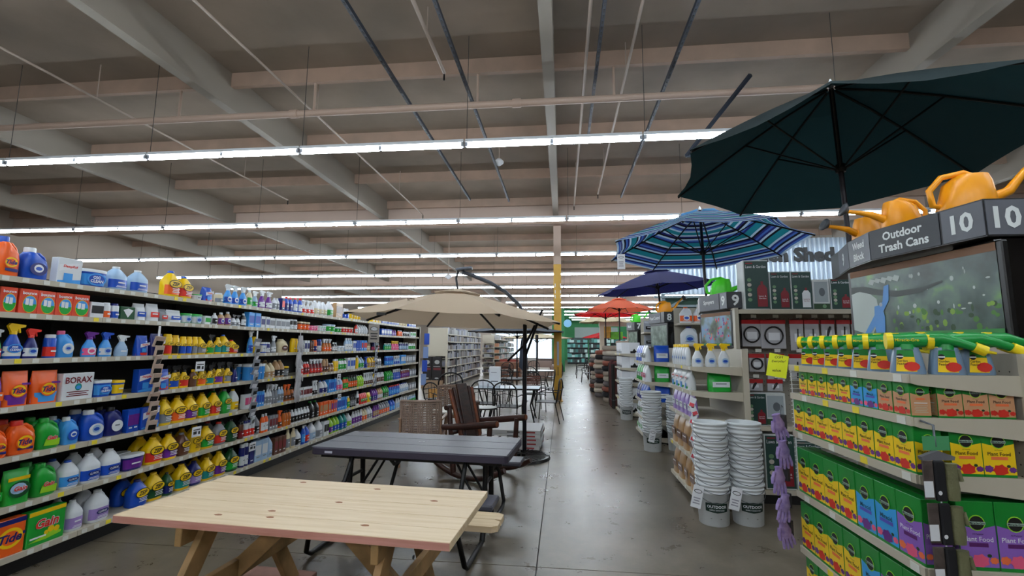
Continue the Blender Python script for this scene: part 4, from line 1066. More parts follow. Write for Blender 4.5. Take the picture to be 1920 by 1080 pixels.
market('patio_umbrella', 'huge dark green umbrella overhead at the right edge', 2.353, 4.096, 3.185, 3.876, 1.365, DGU, 2.41, rot=14.6, tilt=(-2.9, -.1), vent=False, hubz=-.75)
ST = {c: mat('stripe '+c, rgb, .9, thin=.45) for c, rgb in (('t', (.1, .42, .47)), ('n', (.12, .14, .38)), ('w', (.6, .68, .75)), ('k', (.05, .06, .1)), ('b', (.22, .35, .6)))}
SKY = mat('lit sky blue canopy top', (.42, .66, .85), .9, thin=.4)  # light blue of the brightly lit cloth top, put into the colour
pat = 'nwt' 'ttwnbwnkwnbwttwnk' 'wbntttwknbnwktttwnbkwnbw'
market('patio_umbrella', 'blue and teal striped umbrella above the sprayer aisle sign', 2.01, 6.85, 3.026, 3.577, 1.369, SKY, 2.24, rot=19.9, stripes=[ST[c] for c in pat], tilt=(-4.1, -.3), edge_m=SKY, hubz=-.62)
market('patio_umbrella', 'navy blue umbrella hanging lower behind the striped one', 1.9, 9.6, 2.78, 3.16, 1.22, NAVYU, 2.24, rot=36, tilt=(.6, -5.2))
market('patio_umbrella', 'coral orange umbrella beyond the navy one', 1.75, 14.6, 2.74, 3.08, 1.05, CORAL, 1.2, group=None)
market('patio_umbrella', 'red umbrella just behind and below the coral one', 1.55, 17.0, 2.74, 2.97, 1.25, REDU, 1.2, group=None)
market('patio_umbrella', 'small cream umbrella under the coral one', 1.75, 19.6, 2.6, 3.0, 1.15, CREAMU, 1.2, group=None)
market('patio_umbrella', 'bright red umbrella low above the cushions at aisle end', 2.1, 24, 2.05, 2.35, 1.2, REDU, 0, group=None)
market('patio_umbrella', 'slate grey umbrella just behind the beige one', -1.3, 13.4, 2.02, 2.22, 1.45, GREYU, 0, group=None)
market('patio_umbrella', 'pale beige umbrella behind the slate grey one', -1.0, 18.5, 1.92, 2.1, 1.5, CREAMU, 0, group=None)
def cantilever():
    t = thing('cantilever_umbrella', 'large beige cantilever umbrella on a black offset pole', 'umbrella', (-1.49, 6.5, 2.379))
    canopy(t, 1.52, .413, BEIGE, rot=31.7, sag=.04, valance=0., hubz=-.22, r0=.06, ribr=.018); dm = mat('dark bronze mast', (.1, .1, .12), .35, .4)
    for o in t.children:
        if o.name.startswith(('strut', 'rib', 'canopy', 'vent')): o.rotation_euler = (R_(-1.7), R_(2), 0)
    b = MB(); x, y = .9, .85; b.tube([(x, y, -2.4), (x, y, -.28)], .032, dm, 12); b.build('mast', t)
    b = MB(); b.tube([(x+.0, y, -.95), (x-.35+.6, y-.2, -.3)], .02, dm, 8); b.tube([(x-.28, y+.1, -1.0), (x+.02, y, -.72), (x+.28, y-.1, -.2)], .018, dm, 8); b.build('crank_arm', t)
    b = MB(); pts = [(x+.28-1.2*q, y-.1-.72*q, -.25+.55*math.sin(q*1.9)-.0*q) for q in [i/10 for i in range(11)]]
    pts = [(.9, .84, -.3), (.82, .72, -.13), (.62, .5, .06), (.42, .3, .17), (.2, .12, .25), (.05, .02, .29)]
    b.tube(pts, .03, mat('slate grey boom', (.3, .32, .36), .4, .3), 8); b.build('boom', t)
    b = MB(); b.bar((-.03, 0, .32), (.2, .02, .35), .14, .035, mat('slate grey boom', (.3, .32, .36)), bev=.008); b.tube([(0, 0, .3), (-.03, 0, .2), (0, 0, .02)], .016, dm, 8); b.build('boom_head', t)
    sm = mat('brown strap', (.4, .33, .27), .8); b = MB(); b.bar((-.52, -.62, -.155), (-.44, -.66, -.165), .05, .012, sm); b.bar((-.5, -.66, -.16), (-.46, -.78, -.19), .03, .01, sm); b.build('tie_strap', t)
    b = MB(); b.box(-.58, -.48, -1.5, -1.46, -.43, -.4, BLACK); b.build('rib_clip', t)
cantilever()
t = thing('closed_umbrella', 'closed grey umbrella standing behind the beige umbrella mast', 'umbrella', (-1.05, 12.6, 0))
b = MB(); b.lathe([(.02, .95), (.12, 1.05), (.1, 1.5), (.06, 1.8), (.01, 1.88)], GREYU, 10); b.build('folded_canopy', t); b = MB(); b.tube([(0, 0, 0), (0, 0, 1.05)], .02, BLACKM, 8); b.build('pole', t)
for x, y, lb in ((-.2, 14.9, 'black pole standing just left of the yellow column'), (-.9, 16.5, 'thin dark pole among the far patio tables')):
    t = MB(); t.tube([(0, 0, 0), (0, 0, 2.0)], .03, BLACKM, 8); t.tube([(0, 0, 1.75), (0, 0, 2.0)], .06, BLACKM, 8); tag(t.build('umbrella_pole', None, (x, y, 0)), lb, 'pole')
# ---------------------------------------------------------------- aisle ends on the right
PEG = mat('grey pegboard', (.6, .58, .54), .6); HOLE = mat('peg hole', (.16, .15, .14), .8)
def pegholes(b, ax, val, u0, u1, z0, z1, step=.0508, s=.0045):
    u = u0
    while u < u1:
        z = z0
        while z < z1:
            if ax == 'x': b.add([(val, u-s, z), (val, u, z-s), (val, u+s, z), (val, u, z+s)], [(0, 1, 2, 3)], HOLE)
            else: b.add([(u-s, val, z), (u, val, z-s), (u+s, val, z), (u, val, z+s)], [(0, 1, 2, 3)], HOLE)
            z += step
        u += step
def endcap(label, X, Y0, Y1, D, lips, peg=False, top=1.6):
    t = thing('endcap_shelving', label, 'shelving', (X, Y0, 0), 0, 'aisle end shelving'); W = Y1-Y0
    b = MB(); b.box(D, D+.03, 0, W, 0, top, PEG if peg else CREAM_D); o = b.build('back_panel', t)
    if peg: h = MB(); pegholes(h, 'x', D-.0012, .04, W-.04, .35, 1.56); h = h.build('peg_holes', t); h['kind'] = 'stuff'
    b = MB(); b.box(.05, D, .02, W-.02, 0, .1, KICK); b.build('kick_plate', t)
    for y in (-.03, W): b = MB(); b.box(D-.0, D+.06, y, y+.03, 0, top, CREAM); b.build('upright', t)
    for z in lips:
        b = MB(); shelf_board(b, 0, D, 0, W, z, 1, CREAM, '-x')
        o = b.build('shelf', t)
        for y in (-.006, W): s = MB(); s.add([(0, y, z-.036), (.03, y, z-.045), (D, y, z-.09), (D, y, z+.002), (0, y, z+.002)]+[(0, y+.006, z-.036), (.03, y+.006, z-.045), (D, y+.006, z-.09), (D, y+.006, z+.002), (0, y+.006, z+.002)],
            [(0, 1, 2, 3, 4), (9, 8, 7, 6, 5), (0, 5, 6, 1), (1, 6, 7, 2), (3, 8, 9, 4), (4, 9, 5, 0), (2, 7, 8, 3)], CREAM); s.build('side_bracket', t)
    b = MB(); rnd = random.Random(int(X*100+Y0*10))
    for z in lips: tags_on(b, 0, 0, W, z, '-x', rnd, .3)
    o = b.build('price_tag', t)
    if o: o['kind'] = 'stuff'
    return t
EC10 = dict(X=1.57, Y0=2.33, Y1=3.45, D=.45)
L10 = [1.50, 1.31, 1.06, .67, .32, .08]
endcap('cream aisle end shelving nearest the camera, stocked with plant food', 1.57, 2.33, 3.45, .45, L10, True)
GGR = mat('plant food green', (.03, .5, .16), .4); GYL = mat('plant food yellow', (.96, .8, .08), .4); GBL = mat('plant food blue', (.2, .62, .88), .4)
GTN = mat('plant food tan', (.78, .58, .42), .4); GPU = mat('plant food purple', (.55, .38, .74), .4); GRED = mat('flower red', (.8, .15, .08), .5); GPP = mat('flower purple', (.4, .15, .5), .5); GPK = mat('flower pink', (.9, .35, .5), .5)
SALM = mat('salmon tab', (.93, .45, .25), .5); DKGN = mat('leaf dark green', (.1, .25, .12), .5); GGOLD = mat('logo glow', (.6, .85, .2), .5)
def gro_print(b, w, h, y, col, var='front'):
    n = 8; top = [(w/2, h*.66)] + [(w*(.5-k/n), h*(.66-.05*math.sin(PI*k/n))) for k in range(1, n)] + [(-w/2, h*.66)]
    b.poly([(-w/2, h*.05), (w/2, h*.05)]+top, y, col)
    r = w*.2; e = .001; cz = h*.69
    b.disc(0, cz, r*1.15, r*1.15, y-e, GGOLD, 16); b.disc(0, cz, r, r, y-2*e, INK, 16)
    b.poly([(-r*1.15, cz-r*.22), (r*1.15, cz-r*.22), (r*1.15, cz+r*.2), (-r*1.15, cz+r*.2)], y-3*e, mat('logo silver', (.65, .75, .7), .5)); b.text('Miracle-Gro', 0, cz, r*.34, y-4*e, INK, .02, maxw=r*2.1)
    if var == 'front':
        if col is GBL: b.text('Miracid', 0, h*.46, h*.075, y-e, mat('deep teal print', (.05, .25, .35), .5), .01, maxw=w*.7); b.rect(-w*.32, w*.32, h*.35, h*.41, y-e, mat('violet print', (.3, .3, .7), .5))
        else:
            b.text('All Purpose', 0, h*.525, h*.03, y-e, INK, .0, maxw=w*.5); b.text('Plant Food', 0, h*.455, h*.07, y-e, INK if col is not GPU else WHITE, .01, maxw=w*.84); b.rect(-w*.26, w*.26, h*.34, h*.4, y-e, SALM if col is not GPU else mat('plum print', (.35, .1, .4), .5))
        f1, f2 = (GRED, GPP) if col is GYL else (GPP, GPK) if col is GBL else (GRED, GRED) if col is GTN else (GPK, SALM)
        for cx, cz, r, m in ((-w*.36, h*.16, w*.16, f2), (.0, h*.14, w*.26, f1), (w*.38, h*.15, w*.13, f2), (w*.26, h*.22, w*.07, DKGN)):
            b.poly([(min(w/2, max(-w/2, cx+r*(1 if k % 2 else .8)*math.cos(2*PI*k/14))), max(h*.05, cz+r*.8*(1 if k % 2 else .8)*math.sin(2*PI*k/14))) for k in range(14)], y-e-(.0005 if m is f1 else 0), m)
        b.rect(-w/2, w/2, h*.0, h*.05, y, GGR)
    else:
        b.disc(w*0, h*.5, w*.26, h*.03, y-e, SALM, 10); b.rect(-w*.34, w*.34, h*.38, h*.4, y-e, WHITE); lines(b, 0, h*.12, h*.34, w*.7, y-e, mat('pale print', (.75, .7, .6), .5), 5)
_gro = {}
def gro_box(col, w, d, h, side=None):
    k = (col.name, w, d, h, side)
    if k in _gro: return _gro[k]
    b = MB(); b.box(-w/2, w/2, -d/2, d/2, 0, h, GGR, .002); p = MB(); gro_print(p, w-.003, h-.001, -d/2-.0012, col)
    r = {'box': b.mesh('box'), 'front_print': p.mesh('front_print')}
    for sg, nm in ((90, 'side_print'), (-90, 'rear_print')):
        s = MB(); s.M = Matrix.Rotation(R_(sg), 4, 'Z'); gro_print(s, d-.003, h-.001, -w/2-.0012, col, side or 'back'); r[nm] = s.mesh(nm)
    f = MB(); f.box(-w*.25, w*.25, -.003, .003, h, h+.001, INK); f.box(-w*.49, w*.49, -.0015, .0015, h, h+.0008, DKGN); r['top_slot'] = f.mesh('top_slot')
    _gro[k] = r; return r
def put(meshes, name, label, cat, loc, rz, group):
    t = thing(name, label, cat, loc, rz, group)
    for p, me in meshes.items(): link(p, me, t)
    return t
CN = {'y': (GYL, 'yellow'), 'b': (GBL, 'blue'), 't': (GTN, 'tan'), 'p': (GPU, 'purple')}
def gro_row(lv, front, back, w, d, h, pitch, fcol=None):
    """front = colours from the far end to the near corner, back = colours of the camera facing ones behind the corner"""
    z = L10[lv]+.0008; X = 1.57; y = 2.345+w/2; nm = ['top', 'second', 'third', 'fourth', 'fifth', 'bottom'][lv]
    for i, c in enumerate(reversed(front)):
        col, cn = CN[c]; side = 'front' if (i == 0 and lv >= 2) else 'back'
        put(gro_box(col, w, d, h, side), 'plant_food_box', 'green and %s plant food box, %s from the near corner, %s shelf facing the aisle' % (cn, ordn(i), nm), 'box', (X+.004+d/2, y+i*pitch, z), R_(-90)+R_(random.uniform(-1.5, 1.5)), 'plant food boxes')
    for i, c in enumerate(back):
        col, cn = CN[c]
        put(gro_box(col, w*.96, d, h), 'plant_food_box', 'green and %s plant food box facing the camera, %s behind the corner, %s shelf' % (cn, ordn(i), nm), 'box', (X+.03+d+w*.5+i*(w*.98), 2.345+d/2, z), R_(random.uniform(-1, 1)), 'plant food boxes')
gro_row(1, 'yyyyybbtt', 'ttt', .108, .085, .165, .112)
gro_row(2, 'yyyyyyyy', 'yy', .135, .115, .22, .138)
gro_row(3, 'yyyybbp', 'pp', .155, .115, .285, .157)
gro_row(4, 'yyyybpp', 'pp', .155, .115, .285, .157)
gro_row(5, 'yyyyyyy', 'yy', .14, .1, .2, .155)
def feeder(loc, rz, label):
    g = mat('smoky blue bottle', (.45, .55, .65), .3); GN = mat('feeder green', (.03, .55, .22), .35); YE = mat('feeder yellow', (.95, .85, .1), .35)
    k = 'feeder'
    if k not in _gro:
        r = {}; w, d, h = .13, .08, .125
        b = MB(); b.loft([ring(w*1.0, d, 0, 3.4), ring(w*1.03, d*1.03, .01, 3.4), ring(w*.86, d*.9, h*.7, 3.2), ring(w*.72, d*.8, h, 3)], g); r['bottle'] = b.mesh('bottle')
        b = MB(); y = -d/2*1.04-.002; b.poly([(-w*.4, .012), (w*.2, .012), (w*.14, .1), (-w*.34, .1)], y, GYL); b.poly([(-w*.36, .08), (w*.15, .08), (w*.13, .112), (-w*.33, .112)], y-.0005, GGR); b.disc(-w*.26, .082, .013, .013, y-.001, INK, 12); b.rect(-w*.36, -w*.16, .079, .085, y-.0016, WHITE)
        b.poly([(w*.06+.03*math.cos(q*PI/6), .036+.022*math.sin(q*PI/6)) for q in range(12)], y-.001, GRED); b.text('Garden', -w*.2, .062, .011, y-.001, INK, .01, maxw=w*.3); b.text('Feeder', -w*.2, .048, .011, y-.001, INK, .01, maxw=w*.3); r['label'] = b.mesh('label')
        b = MB(); b.tube([(-.06, 0, .155), (.06, 0, .16), (.13, 0, .165), (.19, 0, .15), (.25, 0, .125)], [.034, .036, .03, .022, .018], GN, 12); b.lathe([(.04, .115), (.036, .14)], GN, 12); r['sprayer_head'] = b.mesh('sprayer_head')
        b = MB(); b.tube([(-.075, 0, .155), (-.05, 0, .155)], .041, YE, 14); r['collar'] = b.mesh('collar')
        b = MB(); b.tube([(.245, 0, .128), (.285, 0, .108)], .024, YE, 10); r['nozzle'] = b.mesh('nozzle')
        b = MB(); b.tube([(.1, 0, .13), (.14, 0, .11), (.19, 0, .1)], [.012, .01, .006], YE, 6); b.M = Matrix.Translation((.06, 0, .19)); b.lathe([(.02, -.004), (.018, .008)], YE, 10); r['trigger'] = b.mesh('trigger')
        b = MB(); b.text('Miracle-Gro', 0, .16, .014, -.0375, YE, .01, maxw=.09); r['head_print'] = b.mesh('head_print')
        _gro[k] = r
    return put(_gro[k], 'garden_feeder', label, 'sprayer', loc, rz, 'garden feeders on the top shelf')
for i in range(6): feeder((1.66, 3.33-.137*i, 1.501), R_(-52+4*i), 'green and yellow hose-end feeder bottle, %s from the far end of the top shelf' % ordn(i))
feeder((1.64, 2.44, 1.501), R_(-22), 'hose-end feeder bottle at the near corner of the top shelf')
feeder((1.78, 2.40, 1.501), R_(-12), 'hose-end feeder bottle just right of the corner one')
feeder((1.92, 2.42, 1.501), R_(-6), 'hose-end feeder bottle farthest right on the top shelf')

# poster housings, aisle signs
SIGNG = mat('sign charcoal', (.2, .21, .23), .5); SIGNL = mat('sign grey panel', (.36, .37, .4), .5); LET = mat('sign lettering', (.86, .88, .88), .5)
def faceM(a, b_, z):
    a = Vector((*a, 0)); c = Vector((*b_, 0)); x = (c-a).normalized(); y = Vector((0, 0, 1)).cross(x)
    return Matrix(((x.x, y.x, 0, a.x), (x.y, y.y, 0, a.y), (0, 0, 1, z), (0, 0, 0, 1))), (c-a).length
def aisle_sign(label, pts, z0, z1, panels):
    t = thing('aisle_sign', label, 'sign', (0, 0, 0), 0, 'aisle signs'); h = z1-z0
    b = MB(); b.loft([[(x, y, z0) for x, y in pts], [(x, y, z1) for x, y in pts]], mat('sign black edge', (.07, .07, .08), .4), smooth=False); b.build('canopy_box', t)
    for f, u0, u1, m, txts in panels:
        M, L = faceM(pts[f], pts[f+1], z0); b = MB(); b.M = M; b.box(L*u0+.004, L*u1-.004, -.004, 0, .008, h-.008, m); p = b.build('panel', t)
        b = MB(); b.M = M
        for s, cz, hh in txts: b.text(s, L*(u0+u1)/2, h*cz, h*hh, -.0055, LET, .03, maxw=L*(u1-u0)*.86)
        b.build('lettering', p)
aisle_sign('large charcoal sign reading Outdoor Trash Cans, aisles 9 and 10, at right', [(2.24, 3.98), (2.11, 3.62), (2.06, 3.3), (2.19, 2.6), (2.8, 2.6), (2.8, 4.2), (2.3, 4.2)], 2.2, 2.4,
    [(0, 0, 1, SIGNL, [('9', .5, .5)]), (1, 0, 1, SIGNL, [('Weed', .7, .26), ('Block', .3, .26)]), (2, 0, .67, SIGNG, [('Outdoor', .7, .28), ('Trash Cans', .32, .28)]), (2, .68, 1, SIGNL, [('10', .5, .55)]), (3, .0, .33, SIGNL, [('10', .5, .6)])])
aisle_sign('charcoal sign reading Sprayers for aisle 9, under the striped umbrella', [(1.95, 6.75), (1.80, 6.4), (1.70, 5.98), (1.84, 5.42), (2.02, 5.42), (2.3, 7.0), (1.95, 7.0)], 2.05, 2.24,
    [(2, 0, .74, SIGNL, [('Sprayers', .5, .34)]), (2, .76, 1, mat('sign light panel', (.5, .52, .55), .5), [('9', .5, .6)]), (3, 0, 1, SIGNG, [('9', .5, .66)]), (0, 0, 1, SIGNL, [('8', .5, .5)])])
aisle_sign('charcoal sign reading Weed Control for aisle 8', [(1.95, 9.7), (1.72, 9.35), (1.66, 9.2), (1.80, 8.5), (1.98, 8.5), (2.3, 9.7)], 2.05, 2.24,
    [(2, 0, .8, SIGNL, [('Weed Control', .5, .34)]), (3, 0, 1, SIGNG, [('8', .5, .66)])])
aisle_sign('farthest charcoal sign, for aisle 7', [(1.9, 12.7), (1.7, 12.4), (1.64, 12.2), (1.76, 11.7), (1.98, 11.7), (2.3, 12.7)], 2.02, 2.22,
    [(2, 0, .8, SIGNL, [('Mulch', .5, .34)]), (3, 0, 1, SIGNG, [('7', .5, .66)])])
def poster_mat(name, cols, scale):
    if name in _M: return _M[name]
    m = bpy.data.materials.new(name); m.use_nodes = True; nt = m.node_tree; b = nt.nodes['Principled BSDF']; b.inputs['Roughness'].default_value = .3
    tc = nt.nodes.new('ShaderNodeTexCoord'); n1 = nt.nodes.new('ShaderNodeTexNoise'); n1.inputs['Scale'].default_value = scale; n1.inputs['Detail'].default_value = 3; nt.links.new(tc.outputs['Object'], n1.inputs['Vector'])
    cr = nt.nodes.new('ShaderNodeValToRGB'); e = cr.color_ramp.elements; e[0].position = .32; e[0].color = (*lin(cols[0]), 1); e[1].position = .7; e[1].color = (*lin(cols[-1]), 1)
    for i, c in enumerate(cols[1:-1]): k = e.new(.32+.38*(i+1)/(len(cols)-1)); k.color = (*lin(c), 1)
    nt.links.new(n1.outputs['Fac'], cr.inputs[0]); nt.links.new(cr.outputs[0], b.inputs['Base Color']); _M[name] = m; return m
def poster(label, a, b_, z0, z1, kind, hx=.5):
    """backlit-style photo panel from plan point a (left as seen) to b_"""
    t = thing('poster_display', label, 'poster', (0, 0, 0), 0, 'aisle end posters'); M, L = faceM(a, b_, z0); h = z1-z0
    b = MB(); b.M = M; b.box(-.03, L+.03, .0, .035, -.03, h+.05, BLACK, .006); b.build('frame', t)
    M2, L2 = faceM(b_, (b_[0]+hx, b_[1]), z0); b = MB(); b.M = M2; b.box(.01, L2, 0, .3, -.03, h+.08, mat('glossy black panel', (.02, .02, .025), .12), .02); b.build('housing', t)
    b = MB(); b.M = M; e = -.002
    if kind == 'pruner':
        b.rect(0, L, .0, h, e, poster_mat('foliage photo', [(.13, .19, .16), (.2, .28, .25), (.27, .35, .32), (.32, .42, .36), (.4, .58, .3)], 5)); p = b.build('photo', t)
        b = MB(); b.M = M; e -= .001; sky = mat('pale photo sky', (.66, .7, .68), .4); bl = mat('pruner blue', (.25, .52, .78), .4); bk = mat('branch grey', (.22, .25, .24), .5)
        b.poly([(0, h*.12), (L*.16, h*.02), (L*.24, h*.3), (L*.22, h*.6), (L*.12, h*.78), (0, h*.72)], e, sky)
        b.poly([(0, h*.74), (0, h*.84), (L*.12, h*.83), (L*.25, h*.74), (L*.4, h*.68), (L*.56, h*.68), (L*.7, h*.74), (L*.7, h*.71), (L*.55, h*.61), (L*.38, h*.59), (L*.2, h*.67), (L*.08, h*.75)], e-.001, bk); [b.poly([(L*(.16+.05*k), h*(.86+.02*(k % 2))), (L*(.2+.05*k), h*(.82+.02*(k % 2))), (L*(.22+.05*k), h*.9), (L*(.18+.05*k), h*.93)], e-.0006-.0001*k, sky) for k in range(5)]
        b.poly([(L*.08, 0), (L*.13, 0), (L*.24, h*.3), (L*.32, h*.55), (L*.33, h*.8), (L*.29, h*.78), (L*.27, h*.55), (L*.2, h*.36)], e-.002, bl)
        b.poly([(L*.2, 0), (L*.27, 0), (L*.28, h*.3), (L*.26, h*.5), (L*.2, h*.48), (L*.19, h*.2)], e-.0025, bl); b.disc(L*.255, h*.5, .014, .014, e-.003, mat('pruner steel', (.55, .6, .65), .4), 12)
        rnd = random.Random(5)
        for k in range(18): b.disc(L*rnd.uniform(.38, .98), h*rnd.uniform(.3, .9), .004+.01*rnd.random(), .004+.012*rnd.random(), e, sky, 8)
        for k in range(46): b.disc(L*rnd.uniform(.34, .98), h*rnd.uniform(.05, .38)**1.0, .008+.012*rnd.random(), .008+.014*rnd.random(), e+.0004-.00001*k, (mat('sunlit leaf', (.45, .6, .18), .5), mat('mid leaf', (.25, .45, .15), .5), mat('deep leaf', (.12, .25, .1), .5))[k % 3], 7)
        b.rect(0, L, .0, h*.06, e-.003, mat('poster green strip', (.15, .5, .2), .4)); b.build('photo_subject', p)
        b = MB(); b.M = M; b.rect(0, L, h, h+.045, -.003, mat('bare board', (.5, .36, .26), .7)); b.build('board', t)
    elif kind == 'flowers':
        b.rect(0, L, 0, h, e, poster_mat('flower photo', [(.18, .2, .15), (.35, .42, .33), (.5, .6, .68), (.45, .62, .8)], 6)); p = b.build('photo', t); b = MB(); b.M = M; rnd = random.Random(2)
        for k in range(26): b.disc(L*rnd.uniform(.3, .95), h*rnd.uniform(.2, .9), .012, .014, e-.001-.0001*k, (GRED, GPK, mat('rose', (.85, .3, .3), .5), GPP)[k % 4], 8)
        for k in range(12): b.disc(L*rnd.uniform(.02, .4), h*rnd.uniform(.2, .6), .008, .012, e-.001-.0001*k, (GPP, GPK, mat('petal orange', (.9, .55, .3), .5))[k % 3], 8)
        b.rect(0, L, 0, h*.07, e-.004, mat('poster green strip', (.15, .5, .2), .4)); b.build('photo_subject', p)
        b = MB(); b.M = M; b.rect(0, L, h, h+.04, -.003, mat('bare board', (.5, .36, .26), .7)); b.build('board', t)
    else:
        b.rect(0, L, 0, h, e, poster_mat('grass photo', [(.3, .36, .3), (.45, .52, .46), (.6, .66, .6)], 9)); b.build('photo', t)
poster('large photo poster of blue pruners cutting a branch, beneath the trash cans sign', (2.13, 3.66), (2.24, 2.62), 1.70, 2.13, 'pruner')
poster('photo poster of colourful flowers beneath the sprayers sign', (1.72, 6.0), (1.87, 5.42), 1.64, 1.98, 'flowers', .12)
poster('grey green photo poster beneath the weed control sign', (1.68, 9.1), (1.84, 8.5), 1.62, 2.0, 'grass', .14)
poster('narrow pale photo poster beneath the farthest aisle sign', (1.68, 12.1), (1.82, 11.7), 1.62, 1.98, 'grass', .16)

def watering_can(loc, rz, m, label, s=1., rose=(.25, .26, .28), e=.27):
    t = thing('watering_can', label, 'watering can', loc, rz); t.scale = (s, s, s); rm = mat('grey rose', rose, .5)
    b = MB(); b.loft([ring(.24, .17, 0, 2.6), ring(.25, .18, .02, 2.6), ring(.2, .15, .15, 2.6, .01), ring(.14, .12, .19, 2.4, .03)], m); b.build('body', t)
    b = MB(); b.tube([(.1, 0, .06), (.19, 0, .1), (.27, 0, .1+(e-.1)*.6), (.35, 0, e)], [.03, .024, .017, .014], m, 10); b.build('spout', t)
    b = MB(); b.M = Matrix.Translation((.35, 0, e)) @ Matrix.Rotation(R_(65), 4, 'Y'); b.lathe([(.015, 0), (.05, .03), (.052, .04), (.03, .046)], rm, 14); b.build('rose', t)
    b = MB(); b.tube([(.06, 0, .18), (0, 0, .21), (-.1, 0, .19), (-.16, 0, .12), (-.15, 0, .04), (-.11, 0, .03)], .016, m, 8); b.build('handle', t)
CANY = mat('amber yellow plastic', (.95, .62, .06), .35); CANG = mat('bright green plastic', (.3, .85, .15), .35)
watering_can((2.31, 2.85, 2.4), R_(-6), CANY, 'yellow watering can at right on top of the trash cans sign', 1.1)
watering_can((2.2, 3.2, 2.4), R_(178), CANY, 'yellow watering can in the middle of the trash cans sign', .9, e=.13)
watering_can((2.26, 3.62, 2.4), R_(190), CANY, 'yellow watering can at the left end of the trash cans sign', .9, e=.12)
watering_can((1.92, 5.85, 2.24), R_(-8), CANG, 'green watering can on the sprayers sign', 1.05)
watering_can((1.92, 9.0, 2.24), R_(20), CANY, 'yellow watering can on the weed control sign', 1.1)
watering_can((1.88, 12.1, 2.22), R_(20), CANG, 'green watering can on the farthest aisle sign', 1.0)

# hanging clip strips on the plant food shelving
OLIVE = mat('olive glove', (.4, .4, .28), .8, bump=.3, nscale=60); CAMO = mat('mottled brown backing', (.22, .18, .17), .6, noise=(.34, .3, .28), nscale=20)
t = thing('glove_strip', 'strip of olive and black work gloves at the near corner of the plant food shelves', 'gloves', (1.6, 2.26, 0), R_(8))
b = MB(); b.tube([(0, .06, 1.3), (0, 0, 1.29), (0, 0, 1.2)], .005, STEEL, 6); b.tube([(0, 0, 1.2), (.01, 0, .2)], .003, WHITE, 6); b.build('hanger', t)
b = MB(); b.prism([(-.07, 1.145), (.07, 1.145), (.075, 1.16), (0, 1.185), (-.075, 1.16)], -.01, .01, mat('grey hanger', (.4, .4, .42), .4)); b.rect(-.06, .06, 1.185, 1.245, -.004, mat('green header card', (.3, .6, .4), .4)); b.build('header', t)
for k in range(6):
    z = 1.145-.175*k; b = MB(); x = -.03+.006*k; b.box(x-.045, x+.0, -.012, -.004, z-.16, z, CAMO, .002); b.box(x-.048, x-.008, -.0135, -.0125, z-.15, z-.085, WHITE); b.build('card', t)
    b = MB(); b.box(x, x+.045, -.022, -.004, z-.165, z, mat('black knit', (.06, .06, .08), .8), .005); b.add([(x+.01+.009*math.cos(q*PI/5), -.0235, z-.13+.009*math.sin(q*PI/5)) for q in range(10)], [tuple(range(10))], WHITE); b.build('glove_cuff', t)
    b = MB(); b.M = Matrix.Translation((x+.07, -.02, z)); b.loft([ring(.05, .03, -.16, 2), ring(.055, .035, -.11, 2), ring(.05, .03, -.08, 2), ring(.05, .03, -.01, 2)], OLIVE); b.tube([(.02, -.008, -.03), (.03, -.01, -.08)], .009, OLIVE, 6); b.build('glove', t)
LAV = mat('lavender glove', (.62, .54, .74), .8, noise=(.5, .42, .66), nscale=30)
t = thing('glove_strip', 'strip of lavender garden gloves at the far corner of the plant food shelves', 'gloves', (1.5, 3.5, 0), R_(20))
b = MB(); b.tube([(.08, .05, 1.2), (.02, 0, 1.22), (0, 0, 1.12), (0, 0, .3)], .003, STEEL, 6); b.build('hanger', t)
for k in range(5):
    z = 1.16-.175*k; b = MB(); b.M = Matrix.Translation((-.03+.02*(k % 2), -.02*(k % 2), z)) @ Matrix.Rotation(R_(-14+9*(k % 4)), 4, 'Y'); b.loft([ring(.085, .035, -.115, 2), ring(.1, .045, -.07, 2), ring(.055, .035, -.02, 2), ring(.065, .04, 0, 2)], LAV)
    for j in range(4): b.tube([(-.033+.022*j, -.005, -.1), (-.042+.028*j, -.012, -.145), (-.046+.031*j, -.008, -.185+.012*(j in (0, 3)))], [.0115, .0105, .008], LAV, 6)
    b.tube([(-.035, 0, -.04), (-.06, -.01, -.08), (-.062, -.01, -.11)], [.013, .012, .008], LAV, 6); b.build('glove', t)
    b = MB(); b.box(.025, .05, -.012, .03, z-.1, z-.005, mat('dark glove card', (.18, .17, .2), .6), .003); b.build('card', t)
# yellow everyday value sign
t = thing('value_sign', 'bright yellow handwritten sign beside the top shelf of plant food', 'sign', (1.47, 3.42, 1.43), R_(-18)); YS = mat('fluorescent yellow card', (.86, .9, .1), .5)
b = MB(); b.poly([(-.07, .0), (.05, -.02), (.075, .13), (-.04, .155)], -.001, YS); b.prism([(-.07, .0), (.05, -.02), (.075, .13), (-.04, .155)], -.0, .002, YS); b.build('card', t)
b = MB(); b.text('OSH', .015, .125, .018, -.003, INK, 0, .2); b.text('Everyday!', .012, .095, .02, -.003, INK, 0, .3, maxw=.095); b.text('value', -.005, .035, .018, -.003, INK, 0, 0); b.build('lettering', t)
t = thing('wire_rack', 'wire side rack on the far end of the plant food shelving', 'rack', (1.57, 3.47, 0)); b = MB()
for k in range(26): z = .75+.028*k; b.tube([(0, 0, z), (.42, 0.02, z)], .0025, WHITE, 4)
for x in (.02, .4): b.tube([(x, .004, .7), (x, .02, 1.5)], .004, WHITE, 5)
b.build('wires', t)

